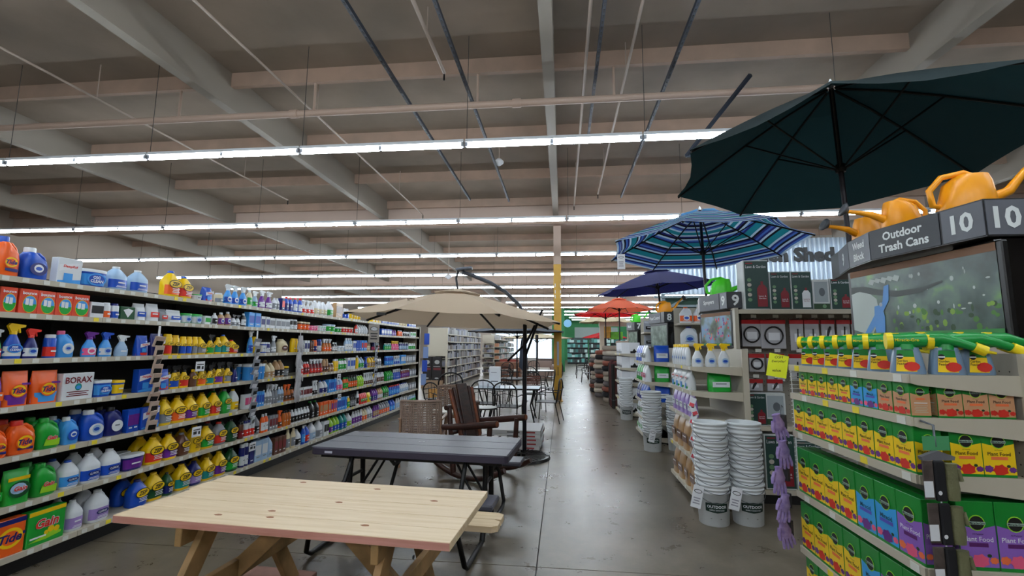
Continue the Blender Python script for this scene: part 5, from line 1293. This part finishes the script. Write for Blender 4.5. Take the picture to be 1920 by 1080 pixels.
# ---------------------------------------------------------------- aisle 9 end and its side
L9 = [1.41, 1.15, .87, .47, .1]
endcap('cream aisle end shelving under the flower poster, beside the white buckets', 1.36, 5.15, 6.25, .5, L9)
def run9():
    def row(spec, z, y0, n, pitch, lb, x=1.36, jn=False, group=None):
        for i in range(n): place_product(spec, (x+spec[2]/2+.01, y0+i*pitch, z), R_(-90)+R_(random.uniform(-4, 4)), '%s %s' % (ordn(i), lb), group, jn)
    row(('bot', .085, .06, .24, 'wh', 'yl', 'wh', 'blob'), 1.411, 5.45, 7, .1, 'yellow-capped white bottle from the near end, row under flower poster', group='yellow capped bottles')
    for i in range(3): place_product(('spr', .12, .07, .25, 'wh', 'yl', 'wh', 'blob'), (1.44+.135*i, 5.22, 1.411), R_(4*i-4), '%s white spray bottle with yellow trigger, left of three under the flower poster' % ordn(i) if i else 'leftmost white spray bottle with yellow trigger under the flower poster', 'yellow trigger spray bottles')
    row(('pou', .2, .1, .22, 'wh', 'wh', 'gn', 'wave'), 1.151, 5.45, 4, .2, 'green and white bag from the near end, second shelf beside buckets', group='green and white bags')
    place_product(('pou', .25, .1, .2, 'gn', 'wh', 'wh', 'blob'), (1.66, 5.25, 1.151), R_(5), 'fat green and white bag facing the camera, second shelf beside buckets', None)
    row(('pou', .17, .08, .24, 'lv', 'wh', 'wh', 'blob'), .871, 5.35, 5, .18, 'lavender and white bag from the near end, third shelf beside buckets', group='lavender bags')
    TB = ('pou', .24, .12, .34, 'tn', 'br', 'br', '-')
    row(TB, .471, 5.35, 4, .26, 'tan paper bag from the near end, fourth shelf beside buckets', group='tan bags')
    row(('pou', .24, .12, .32, 'tn', 'br', 'br', '-'), .101, 5.35, 4, .26, 'tan paper bag from the near end, bottom shelf beside buckets', group='tan bags')
    t = thing('clip_strip', 'hanging strip of white and pink packets at the corner above the buckets', 'clip strip', (1.33, 5.05, 0)); b = MB(); b.tube([(0, 0, .45), (0, 0, 1.1)], .003, WHITE, 5); b.build('strip', t)
    for k in range(8): b = MB(); z = 1.1-.085*k; b.M = Matrix.Translation((.01*(-1)**k, 0, z)) @ Matrix.Rotation(R_(20*(-1)**k), 4, 'Y'); b.box(-.03, .03, -.006, .0, -.1, 0, WHITE, .001); b.rect(-.024, .024, -.09, -.055, -.0075, mat('pink print', (.85, .3, .35), .5)); b.build('packet', t)
    # dark green product boxes on the gondola side
    X0, X1, YG = 1.92, 4.3, 5.32
    t = thing('shelving_unit', 'cream pegboard shelving beside the flower poster, holding sprayer boxes', 'shelving', (X0, YG, 0))
    b = MB(); b.box(0, X1-X0, .34, .37, 0, 2.1, PEG); b.build('back_panel', t)
    b = MB(); pegholes(b, 'y', .3385, .06, X1-X0-.4, .78, 1.95); b = b.build('peg_holes', t); b['kind'] = 'stuff'
    for z, d in ((2.03, .0), (.79, .0), (.16, -.05)): b = MB(); b.box(0, X1-X0, d, .34, z-.03, z, CREAM); b.box(0, X1-X0, d-.012, d, z-.045, z+.003, CREAM); b.build('shelf', t)
    b = MB(); b.box(0, X1-X0, .03, .34, 0, .12, KICK); b.build('kick_plate', t)
    b = MB(); b.box(-.04, 0, .0, .37, 0, 2.05, CREAM_D); b.build('side_panel', t)
    BG = mat('dark green box print', (.1, .24, .22), .4); BGL = mat('box white edge', (.78, .8, .8), .5); RS = mat('sprayer red', (.5, .07, .13), .4)
    def sbox(x, y, z, w, h, d, kind, label, rz=0):
        t = thing('sprayer_box', label, 'box', (x+w/2, y+d/2, z), rz, 'sprayer boxes'); b = MB(); b.box(-w/2, w/2, -d/2, d/2, 0, h, BGL, .003); b.build('box', t)
        b = MB(); yy = -d/2-.0015
        if kind != 'white':
            b.rect(-w*.46, w*.49, h*.02, h*.98, yy, BG); b.text('Lawn & Garden', 0, h*.87, w*.12, yy-.001, WHITE, .0, maxw=w*.82); b.rect(-w*.4, -w*.12, h*.925, h*.95, yy-.001, RS)
            for k in range(5): b.disc(-w*.28, h*(.2+.1*k), w*.09, w*.08, yy-.001, mat('icon pale', (.75, .72, .68), .5) if k % 2 else mat('icon green', (.4, .55, .4), .5), 10)
            cx = w*.22; m = RS if kind == 'red' else WHITE; hh = .5 if h > .4 else .42
            b.poly([(cx-w*.2, h*.06), (cx+w*.2, h*.06), (cx+w*.2, h*hh*.85), (cx+w*.1, h*hh), (cx-w*.1, h*hh), (cx-w*.2, h*hh*.85)], yy-.001, m); b.rect(cx-w*.05, cx+w*.05, h*hh, h*(hh+.07), yy-.001, RS)
            b.text('Lawn &\nGarden', cx, h*.25, w*.16, yy-.0025, WHITE if m is RS else RS, .0, maxw=w*.3)
        else: b.rect(-w*.4, w*.4, h*.25, h*.92, yy, mat('box pale photo', (.6, .64, .66), .5)); b.disc(w*.05, h*.58, w*.18, h*.14, yy-.001, mat('box grey print', (.35, .38, .4), .5), 12); b.rect(-w*.48, w*.48, h*.02, h*.2, yy, DKGN); b.disc(w*.15, h*.11, w*.12, w*.12, yy-.001, mat('icon green', (.4, .55, .4), .5), 12)
        b.build('print', t); return t
    x = 2.0
    for w, h, k, lb in ((.27, .55, 'red', 'tallest dark green sprayer box, at the left end of the high shelf'), (.22, .42, 'red', 'dark green sprayer box with red tank, second on the high shelf'), (.22, .42, 'white tank', 'dark green sprayer box showing a white tank, third on the high shelf'),
                        (.18, .33, 'white', 'white box with pale photo on the high shelf'), (.22, .34, 'red', 'short dark green sprayer box at the right end of the high shelf')):
        sbox(x, YG+.02, 2.031, w-.008, h, .2, k, lb); x += w
    for k, (m, lb) in enumerate(((CANY, 'lower yellow box stacked beside the high shelf sprayer boxes'), (mat('orange carton', (.8, .35, .12), .5), 'middle orange box stacked beside the high shelf sprayer boxes'), (RS, 'top red box stacked beside the high shelf sprayer boxes'))):
        t = thing('carton', lb, 'box', (x+.1, YG+.14, 2.031+.115*k)); b = MB(); b.box(-.08, .08, -.1, .1, 0, .113, m, .003); b.build('box', t); b = MB(); b.rect(-.06, .06, .03, .05, -.1015, WHITE); b.build('print', t)
    sbox(1.97, YG+.04, .791, .2, .34, .14, 'red', 'dark green sprayer box on the low pegboard shelf', R_(3)); sbox(2.18, YG+.06, .791, .2, .34, .14, 'white', 'white parts box on the low pegboard shelf', R_(-6))
    sbox(2.1, YG-.02, .161, .3, .55, .16, 'red', 'big dark green sprayer box on the bottom shelf behind the buckets'); sbox(2.42, YG-.0, .161, .25, .5, .16, 'white tank', 'dark box right of the big sprayer box on the bottom shelf')
    RC = mat('red header card', (.7, .08, .1), .4)
    def packet(x, z, w, h, kind, label):
        t = thing('parts_packet', label, 'packet', (x, YG+.2, z), R_(random.uniform(-4, 4)), 'sprayer part packets on pegs')
        b = MB(); b.box(-w/2, w/2, 0, .012, -h, -.04, mat('clear packet', (.72, .72, .74), .25), .004); b.build('bag', t)
        b = MB(); b.box(-w/2-.002, w/2+.002, -.003, .014, -.045, 0, RC); b.build('header_card', t)
        b = MB()
        if kind == 'coil': b.tube([(.36*w*math.cos(a*PI/9), -.012, -h*.55+.36*w*math.sin(a*PI/9)) for a in range(18)], .009, BLACK, 6, True)
        elif kind == 'rod': b.tube([(0, -.008, -h*.95), (.01, -.008, -h*.3)], .006, BLACK, 5)
        else: b.tube([(-.02, -.008, -h*.85), (0, -.01, -h*.5), (.02, -.008, -h*.3)], [.006, .014, .01], BLACK, 6)
        b.build('part_inside', t)
        b = MB(); b.rect(-w*.2, w*.25, -h*.72, -h*.45, -.004, WHITE); b.build('insert_card', t)
        b = MB(); b.tube([(0, .14, .01), (0, -.06, .01), (0, -.07, .03)], .003, STEEL, 5); b.build('peg_hook', t)
        b = MB(); b.box(-.03, .03, -.075, -.072, .02, .055, TAGW); b.build('price_tag', t)
    x = 2.12; n = 0
    for w, h, k in ((.24, .3, 'coil'), (.27, .32, 'coil'), (.14, .34, 'rod'), (.15, .34, 'rod'), (.14, .25, 'bit'), (.13, .25, 'rod'), (.13, .25, 'bit')):
        packet(x, 1.93, w, h, k, '%s red-topped parts packet from the left, upper peg row' % ordn(n)); x += w/2+.115 if w > .2 else w+.02; n += 1
    for i, (x, w, h, k) in enumerate(((2.02, .08, .25, 'rod'), (2.16, .16, .2, 'coil'), (2.36, .18, .3, 'bit'), (2.58, .15, .28, 'rod'), (2.78, .15, .25, 'bit'))): packet(x, 1.55, w, h, k, '%s red-topped parts packet from the left, middle peg row' % ordn(i))
    for i, (x, w) in enumerate(((2.12, .18), (2.34, .16), (2.75, .16), (2.95, .16))): packet(x, 1.27, w, .13, 'bit', '%s small parts packet from the left, lower peg row' % ordn(i))
    # aisle 8/9 shelf with orange and white jugs
    t = thing('shelving_unit', 'cream shelving left of the flower poster with weed killer jugs', 'shelving', (1.96, 8.05, 0)); W = 2.5
    b = MB(); b.box(0, W, .4, .43, 0, 2.3, CREAM_D); b.build('back_panel', t)
    for z in (2.02, 1.66, 1.3, .9, .5, .12): b = MB(); b.box(0, W, 0, .4, z-.03, z, CREAM); b.build('shelf', t)
    for i in range(7): place_product(('jug', .2, .12, .27, 'wh', 'or', 'or', 'blob'), (2.08+.22*i, 8.14, 2.021), 0, '%s white and orange jug from the left, shelf left of flower poster' % ordn(i), 'white and orange jugs', True)
    for i in range(5): place_product(('jug', .27, .14, .3, 'wh', 'nv', 'wh', 'blob'), (2.12+.31*i, 8.15, 1.661), 0, '%s white jug with dark cap from the left, shelf left of flower poster' % ordn(i), 'white jugs with dark caps', True)
run9()

# ---------------------------------------------------------------- white buckets
BW = mat('white bucket plastic', (.84, .86, .87), .3); LDG = mat('label dark green', (.03, .16, .13), .4)
def bucket_meshes():
    b = MB(); prof = [(.128, 0), (.132, .004), (.142, .28), (.149, .283), (.151, .291), (.144, .293), (.145, .314), (.152, .317), (.152, .325), (.146, .327), (.148, .345), (.156, .348), (.156, .366), (.148, .368), (.142, .36), (.125, .012)]
    b.lathe(prof, BW, 28, cap1=True); r = {'pail': b.mesh('pail')}
    b = MB(); b.tube([(.152*math.cos(R_(a)), .152*math.sin(R_(a))-.004, .3-.09*math.sin(PI*(a-180)/180)) for a in range(180, 361, 15)], .0028, STEEL, 5); r['handle'] = b.mesh('handle'); return r
BK = bucket_meshes()
def stack(x, y, n, where, jn=False, a=0.):
    for i in range(n):
        pos = 'top' if i == n-1 else 'bottom' if i == 0 else ordn(n-1-i)
        lb = '%s bucket of the white stack %s' % (pos + (' most' if 0 else ''), where)
        t = thing('bucket', lb, 'bucket', (x+.002*(-1)**i, y, .0+.078*i), R_(a+12*math.sin(i*2.3)), 'nested white buckets'); link('pail', BK['pail'], t); link('handle', BK['handle'], t)
        if i == 0:
            t.rotation_euler.z = R_(a); b = MB()
            def wrap(pts, gr, m, zsc=1):
                vs = []
                for u, z in pts: r = .1335+.04*z+gr; an = -PI/2+u/.14; vs.append((r*math.cos(an), r*math.sin(an), z))
                b.add(vs, [tuple(range(len(vs)))], m)
            for k in range(10):
                u0 = -.1+.02*k; hz = lambda u: .035 if abs(u) > .09 else .035+.012*(1-abs(u)/.1)
                wrap([(u0, .17-hz(u0)), (u0+.02, .17-hz(u0+.02)), (u0+.02, .17+hz(u0+.02)), (u0, .17+hz(u0))], .001, LDG)
            vs, fs, wd = glyphs('OUTDOOR', .02, 0); sc_ = .17/wd
            def wv(vs, fs, s, zc, m, gr): b.add([((.1335+.04*zc+gr)*math.cos(-PI/2+x_*s/.14), (.1335+.04*zc+gr)*math.sin(-PI/2+x_*s/.14), zc+z_*min(s, .034)) for x_, z_ in vs], fs, m)
            wv(vs, fs, sc_, .178, WHITE, .0035); vs, fs, wd = glyphs('SUPPLY HARDWARE', .01, 0); wv(vs, fs, .13/wd, .148, WHITE, .0035)
            wrap([(-.06, .07), (.04, .07), (.04, .073), (-.06, .073)], .0015, INK); b.build('printed_label', t)
stack(1.395, 4.74, 8, 'nearest the aisle in front', a=-4)
stack(1.715, 4.78, 8, 'nearest the pegboard in front', a=0)
stack(1.40, 7.75, 8, 'in the middle, by the second aisle end', a=-6)
stack(1.80, 7.85, 7, 'partly hidden behind the middle one', a=0)
stack(1.42, 10.9, 8, 'farthest away', a=-6)
for x, y, lb in ((1.2, 4.62, 'left of the bucket label nearest the aisle'), (1.53, 4.6, 'between the two near bucket stacks'), (1.35, 7.58, 'on the middle bucket stack')):
    t = thing('hang_tag', 'white card price tag ' + lb, 'tag', (x, y, .16), R_(-8)); t.rotation_euler = (0, R_(12), R_(-8))
    b = MB(); b.box(-.045, .045, 0, .002, 0, .2, WHITE); b.build('card', t); b = MB(); b.disc(0, .15, .036, .018, -.0015, INK, 12); b.disc(0, .15, .03, .013, -.0022, WHITE, 12); lines(b, 0, .03, .1, .06, -.0015, mat('grey print', (.6, .6, .65), .5), 3); b.build('print', t)

# ---------------------------------------------------------------- aisle 8 and 7 ends and beyond
endcap('cream aisle end shelving with blue and green seed bags, behind the middle buckets', 1.4, 8.25, 9.35, .45, [1.36, 1.02, .68, .38, .1])
for lv, (z, specs) in enumerate(((1.361, [('wh', 'bk', 2), ('bl', 'wh', 3)]), (1.021, [('wh', 'pk', 2), ('gn', 'wh', 3)]), (.681, [('bl', 'wh', 3), ('nv', 'wh', 2)]), (.381, [('wh', 'gn', 3), ('wh', 'dg', 2)]), (.101, [('wh', 'gn', 5)]))):
    i = 0
    for bc, cc, n in specs:
        for _ in range(n): place_product(('pou', .2, .12, .28 if lv != 4 else .24, bc, 'wh', cc, 'blob'), (1.47, 8.38+.21*i, z), R_(-90), '%s %s bag from the near end, %s shelf of the second aisle end' % (ordn(i), PAL[bc][0], LEVN[lv]), 'seed and soil bags', True); i += 1
    if lv < 3: place_product(('pou', .26, .12, .28, 'bl' if lv != 1 else 'gn', 'wh', 'wh', 'blob'), (1.7, 8.34, z), 0, '%s bag facing the camera, %s shelf of the second aisle end' % (('blue', 'green')[lv == 1], LEVN[lv]), 'seed and soil bags', True)
endcap('cream aisle end shelving stacked with white boxes, by the farthest buckets', 1.35, 11.2, 12.3, .45, [1.45, 1.12, .78, .4, .1])
for lv, z in enumerate((1.451, 1.121, .781, .401, .101)):
    for i in range(4):
        t = thing('white_box', '%s white and black box from the near end, %s shelf of the farthest aisle end' % (ordn(i), LEVN[lv]), 'box', (1.48, 11.36+.26*i, z), R_(-90), 'white and black boxes')
        b = MB(); b.box(-.12, .12, -.1, .1, 0, .26, WHITE, .003); b.box(-.1, .1, -.102, -.1, .01, .06, BLACK); b.poly([(-.05, .06), (.03, .06), (-.01, .12)], -.1022, BLACK); o = b.mesh('white_box'); link('print', o, t)
    t = thing('white_box', 'white and black box facing the camera, %s shelf of the farthest aisle end' % LEVN[lv], 'box', (1.68, 11.31, z), 0, 'white and black boxes'); link('print', o, t)
# grey bags on gondola 8 near face, right of sign 8
t = thing('shelving_unit', 'shelving left of the weed control poster with grey bags', 'shelving', (1.55, 10.9, 0)); b = MB(); b.box(.3, 2.5, .4, .43, 0, 2.3, CREAM_D); b.build('back_panel', t)
for z in (1.95, 1.62, 1.3): b = MB(); b.box(.3, 2.5, 0, .4, z-.03, z, CREAM); b.build('shelf', t)
for lv, z in enumerate((1.951, 1.621)):
    for i in range(4): place_product(('pou', .26, .14, .26, 'gy', 'bk', 'wh' if i % 2 else 'bk', 'blob'), (2.0+.28*i, 11.05, z), 0, '%s grey bag from the left, %s shelf beside the weed control poster' % (ordn(i), ('upper', 'lower')[lv]), 'grey bags', True)

def cushions():
    cols = [((.6, .55, .5), 'beige'), ((.35, .33, .33), 'grey'), ((.1, .1, .12), 'black'), ((.72, .68, .62), 'cream'), ((.5, .28, .22), 'rust')]
    for s, (x, y, n, h) in enumerate(((1.45, 14.2, 11, .15), (1.3, 15.6, 10, .15), (1.25, 17.2, 9, .15), (1.9, 14.4, 12, .15), (1.7, 16.4, 11, .15))):
        for i in range(n):
            c, nm = cols[(i*2+s) % 5]; m = mat('cushion '+nm, c, .9)
            b = MB(); w = .26; b.loft([[(q[0], q[1], z) for q in ring(w*2*k, w*2*k, 0, 5)] for z, k in ((0, .86), (.03, 1), (h*.75, 1), (h-.012, .86))], m)
            tag(b.build('cushion', None, (x+.03*math.sin(i*5), y, h*i), R_(random.uniform(-12, 12))), '%s cushion, %s from the floor in the %s pile of cushions' % (nm, ordn(i), ('near left', 'middle left', 'far left', 'near right', 'far right')[s]), 'cushion', 'piled outdoor cushions')
    for k in range(7):
        m = mat('dark red tube', (.28, .07, .09), .5) if k % 3 else BLACK
        b = MB(); b.tube([(0, 0, 0), (0, 0, 1.15+.05*(k % 3))], .05, m, 8); b.lathe([(.052, .2), (.052, .22)], STEEL, 8); tag(b.build('umbrella_box', None, (1.33+.06*(k % 2), 12.75+.13*k, 0)), '%s dark tall narrow package standing before the cushions' % ordn(k), 'package', 'tall dark packages')
    t = thing('garden_arbor', 'cream square garden arch frame above the cushions', 'arch', (1.95, 17.5, 0)); am = mat('arbor cream', (.78, .76, .68), .5)
    for x in (-.5, .5): b = MB(); b.box(x-.08, x+.08, -.08, .08, 0, 2.45, am); b.build('post', t)
    b = MB(); b.box(-.6, .6, -.1, .1, 2.35, 2.5, am); b.build('beam', t)
    for k, (c, x, y, z, w, h) in enumerate((((.85, .6, .2), 1.72, 19, 1.95, .45, .5), ((.45, .75, .2), 2.15, 19, 1.9, .5, .3), ((.9, .55, .3), 2.6, 15, 1.75, .5, .2))):
        b = MB(); b.box(-w/2, w/2, 0, .1, 0, h, mat('banner %d' % k, c, .5, noise=(c[0]*.7, c[1]*.8, c[2]), nscale=6), .01); tag(b.build('hanging_banner', None, (x, y, z)), ('orange yellow', 'lime green', 'orange flowery')[k] + ' board hanging above the cushions', 'banner')
    for x, y, lb in ((1.1, 21.5, 'dark chair at the right of the aisle beyond the cushions'), (.95, 24, 'second dark chair beyond the cushions'), (1.0, 27, 'farthest dark chair on the right of the aisle')): bistro((x, y, 0), R_(90), lb, 'arch', .95, 'dark chairs beyond the cushions')
    t = thing('brown_table', 'brown wooden table beyond the cushions', 'table', (1.6, 22.5, 0)); b = MB(); b.box(-.4, .4, -1, 1, .7, .75, LOG); b.build('top', t)
    for x in (-.35, .35):
        for y in (-.9, .9): b = MB(); b.box(x-.04, x+.04, y-.04, y+.04, 0, .7, LOG); b.build('leg', t)
cushions()

# ---------------------------------------------------------------- second shelving run, far stock
rs = random.Random(11)
def stock(b, ax, fixed, u0, u1, z, hmax, cols, wmin=.08, wmax=.3, depth=.25, sgn=1):
    u = u0
    while u < u1-wmin:
        w_ = rs.uniform(wmin, wmax); h = hmax*rs.uniform(.55, .95); m = rs.choice(cols)
        if ax == 'x': b.box(fixed-depth, fixed, u, min(u1, u+w_*.95), z, z+h, m) if sgn > 0 else b.box(fixed, fixed+depth, u, min(u1, u+w_*.95), z, z+h, m)
        else: b.box(u, min(u1, u+w_*.95), fixed, fixed+depth, z, z+h, m)
        u += w_
GR = [mat('stock %d' % i, c, .5) for i, c in enumerate([(.5, .5, .5), (.62, .62, .62), (.35, .34, .34), (.45, .4, .38), (.25, .23, .24), (.58, .58, .64), (.45, .47, .55), (.28, .2, .18)])]
BWS = GR[:3]+[BLACK, BLACK, WHITE, mat('stock copper', (.7, .5, .38), .4)]
TL = [mat('teal stock %d' % i, c, .5) for i, c in enumerate([(.1, .35, .33), (.3, .55, .52), (.05, .12, .12), (.6, .7, .68), (.1, .25, .22)])]
def far_units():
    t = thing('shelving_unit', 'second long cream shelving run beyond the dark posters, full of grey boxes', 'shelving', (-4.4, 17.7, 0))
    b = MB(); b.box(-.5, -.47, 0, 7.4, 0, 2.25, CREAM_D); b.build('back_panel', t); b = MB(); b.box(-.5, -.05, 0, 7.4, 0, .1, KICK); b.build('kick_plate', t)
    LV = [.15, .48, .8, 1.12, 1.44, 1.76, 2.05]
    for z in LV: b = MB(); shelf_board(b, -.47, 0, 0, 7.4, z, 1, CREAM, '+x'); b.build('shelf', t)
    for z in LV:
        b = MB(); stock(b, 'x', -.02, .03, 7.35, z+.001, .3, GR); o = b.build('stock', t); o['kind'] = 'stuff'
    b = MB(); b.box(-.47, -.3, 1.5, 1.52, 0, 2.3, CREAM); b.box(-.1, .03, 1.45, 1.48, .3, 1.6, STEEL); b.build('divider', t)
    t = thing('end_panel', 'blank cream cabinet panel at the end of the second shelving run', 'panel', (-4.75, 17.55, 0))
    b = MB(); b.box(-.42, .36, 0, .1, 1.2, 2.28, CREAM, .01); b.build('panel', t); b = MB(); b.box(.3, .36, -.01, .1, 0, 1.2, CREAM); b.build('side_post', t)
    b = MB(); b.box(-.4, .4, -.1, .1, 0, .3, mat('brown carton', (.55, .45, .35), .6), .004); tag(b.build('brown_carton', None, (-4.9, 17.4, 0)), 'long brown carton on the floor beneath the dark boxes', 'box')
    for i, x in enumerate((-5.1, -4.72)):
        t = thing('boxed_grill', 'dark box with grill picture under the blank panel, ' + ('left', 'right')[i], 'box', (x, 17.4, .3), 0, 'dark boxes under the blank panel')
        b = MB(); b.box(-.17 if i == 0 else -.19, .17, -.05, .05, 0, .88, mat('black carton', (.07, .05, .06), .4), .004); b.build('box', t)
        b = MB(); b.disc(0, .68, .1, .08, -.0515, GR[1], 10); b.rect(-.14, .14, .38, .46, -.0515, RCM); b.rect(-.14, .12, .5, .52, -.0515, GR[1]); b.disc(0, .08, .08, .03, -.0515, GR[1], 8); b.build('print', t)
    for i, (x, y, w_, hd, cols, lb) in enumerate(((-4.1, 25.6, .62, True, GR, 'narrow cream end shelving facing the camera, past the second run'),)):
        t = thing('endcap_shelving', lb, 'shelving', (x, y, 0)); b = MB(); b.box(-w_/2, w_/2, .35, .4, 0, 2.2, CREAM_D); b.build('back_panel', t); b = MB(); b.box(-w_/2, w_/2, -.02, .0, 1.75, 2.2, CREAM); b.build('header_panel', t)
        for z in (.15, .45, .72, .98, 1.24, 1.5):
            b = MB(); b.box(-w_/2, w_/2, 0, .35, z-.03, z, CREAM); b.build('shelf', t); b = MB(); stock(b, 'y', .02, -w_/2, w_/2, z+.001, .2, cols, .06, .14); o = b.build('stock', t); o['kind'] = 'stuff'
    t = thing('shelving_unit', 'long shelving of black and white wares leading to the bright windows', 'shelving', (-3.6, 26.5, 0)); b = MB(); b.box(-.5, -.47, 0, 8.5, 0, 2.3, CREAM_D); b.build('back_panel', t)
    for z in (.15, .5, .85, 1.2, 1.55, 1.95): b = MB(); b.box(-.47, 0, 0, 8.5, z-.03, z, CREAM); b.build('shelf', t); b = MB(); stock(b, 'x', -.02, .03, 8.45, z+.001, .28, BWS); o = b.build('stock', t); o['kind'] = 'stuff'
    t = thing('wooden_cabinet', 'small honey wood cabinet beside the dark boxes', 'cabinet', (-3.5, 12.9, 0)); hw = mat('honey wood', (.7, .5, .25), .5, noise=(.6, .4, .18), nscale=6)
    b = MB(); b.box(-.2, .2, -.15, .15, .15, .42, hw, .01); b.build('body', t); b = MB(); b.box(-.17, .17, -.155, -.15, .18, .4, mat('honey wood door', (.76, .56, .3), .5)); b.build('door', t); b = MB(); b.box(-.2, .2, -.15, .15, 0, .15, BLACK); b.build('plinth', t)
    # back aisle displays at the far wall
    for k in range(3):
        t = thing('far_display', '%s dark display rack with teal wares under the green wall' % ('left', 'middle', 'right')[k], 'rack', (1.4+2.0*k, 43.5, 0), 0, 'display racks at the far wall')
        b = MB(); b.box(-.95, .95, .5, .6, 0, 2.4, TL[2]); b.build('back_panel', t)
        for z in (.15, .6, 1.05, 1.5, 1.95): b = MB(); b.box(-.95, .95, 0, .5, z-.05, z, BLACK); b.build('shelf', t); b = MB(); stock(b, 'y', .05, -.95, .95, z, .38, TL, .12, .3); o = b.build('stock', t); o['kind'] = 'stuff'
    t = MB(); t.box(0, 4.5, 0, .1, 0, 1.1, mat('grey sign board', (.45, .5, .48), .5)); tag(t.build('wall_sign', None, (1.3, 50, 2.5)), 'long grey sign board under the green wall', 'sign')
    b = MB(); b.box(-.11, .11, 0, .2, 0, 4.0, mat('green post paint', (.12, .45, .25), .6), .005); b.box(-.09, .09, -.03, .13, 0, .03, BLACK); tag(b.build('green_post', None, (.03, 30, 0), 0), 'green post farther down the aisle, just right of the yellow column', 'post')
    b = MB(); b.M = Matrix.Translation((.33, 29.8, 3.05)) @ Matrix.Rotation(R_(90), 4, 'X'); b.lathe([(.25, -.02), (.25, .02)], mat('pale blue disc', (.45, .7, .85), .4), 18); tag(b.build('round_sign', None), 'pale blue round sign beside the yellow column', 'sign')
RCM = mat('maroon print', (.4, .1, .12), .5)
far_units()

# garden shed facade
def shed():
    t = thing('shed_facade', 'white corrugated sign wall with black letters reading Garden Shed', 'sign', (2.7, 13.0, 0)); cm = mat('white corrugated steel', (.74, .8, .86), .35, .3)
    b = MB(); n = 200; W = 6.0; vs = []
    for k in range(n+1):
        x = W*k/n; y = [0, -.04, -.045, -.04][k % 4]; vs += [(x, y, 3.05), (x, y, 4.55)]
    b.add(vs, [(2*k, 2*k+2, 2*k+3, 2*k+1) for k in range(n)], cm); b.box(0, W, .01, .04, 3.05, 4.55, cm); b.build('corrugated_sheet', t)
    b = MB(); lm = mat('black sign letters', (.13, .14, .15), .5)
    b.text('Garden Shed', 3.1, 4.09, .4, -.08, lm, .05, 0, 1.05); b.text('Garden Shed', 3.1, 4.09, .4, -.06, lm, .05, 0, 1.05); b.build('lettering', t)
    fm = mat('blue grey steel frame', (.42, .48, .5), .5)
    for z in (3.0, 2.75): b = MB(); b.box(-.2, W, -.05, .02, z-.06, z, fm); b.build('frame_rail', t)
    for k in range(6): b = MB(); b.bar((.2+1.15*k, -.02, 2.7), (.75+1.15*k, -.02, 3.0), .05, .05, fm); b.build('frame_strut', t)
    b = MB(); b.box(0, W, .1, .14, 1.9, 3.0, mat('dark green mesh', (.08, .22, .16), .7)); b.build('mesh_panel', t)
    for x in (0, W-.1): b = MB(); b.box(x, x+.1, 0, .1, 0, 3.05, fm); b.build('post', t)
shed()
# hanging tag on striped umbrella
t = thing('hang_tag', 'white paper tag hanging from the left rim of the striped umbrella', 'tag', (.77, 6.1, 2.62)); b = MB(); b.box(-.05, .05, 0, .002, 0, .2, WHITE); b.tube([(0, 0, .2), (0, .0, .36)], .0015, WHITE, 4); b.build('card', t); b = MB(); b.disc(0, .16, .036, .016, -.0015, INK, 12); b.disc(0, .16, .03, .011, -.0022, WHITE, 12); lines(b, 0, .03, .11, .06, -.0015, mat('grey print', (.6, .6, .65), .5), 3); b.build('print', t)
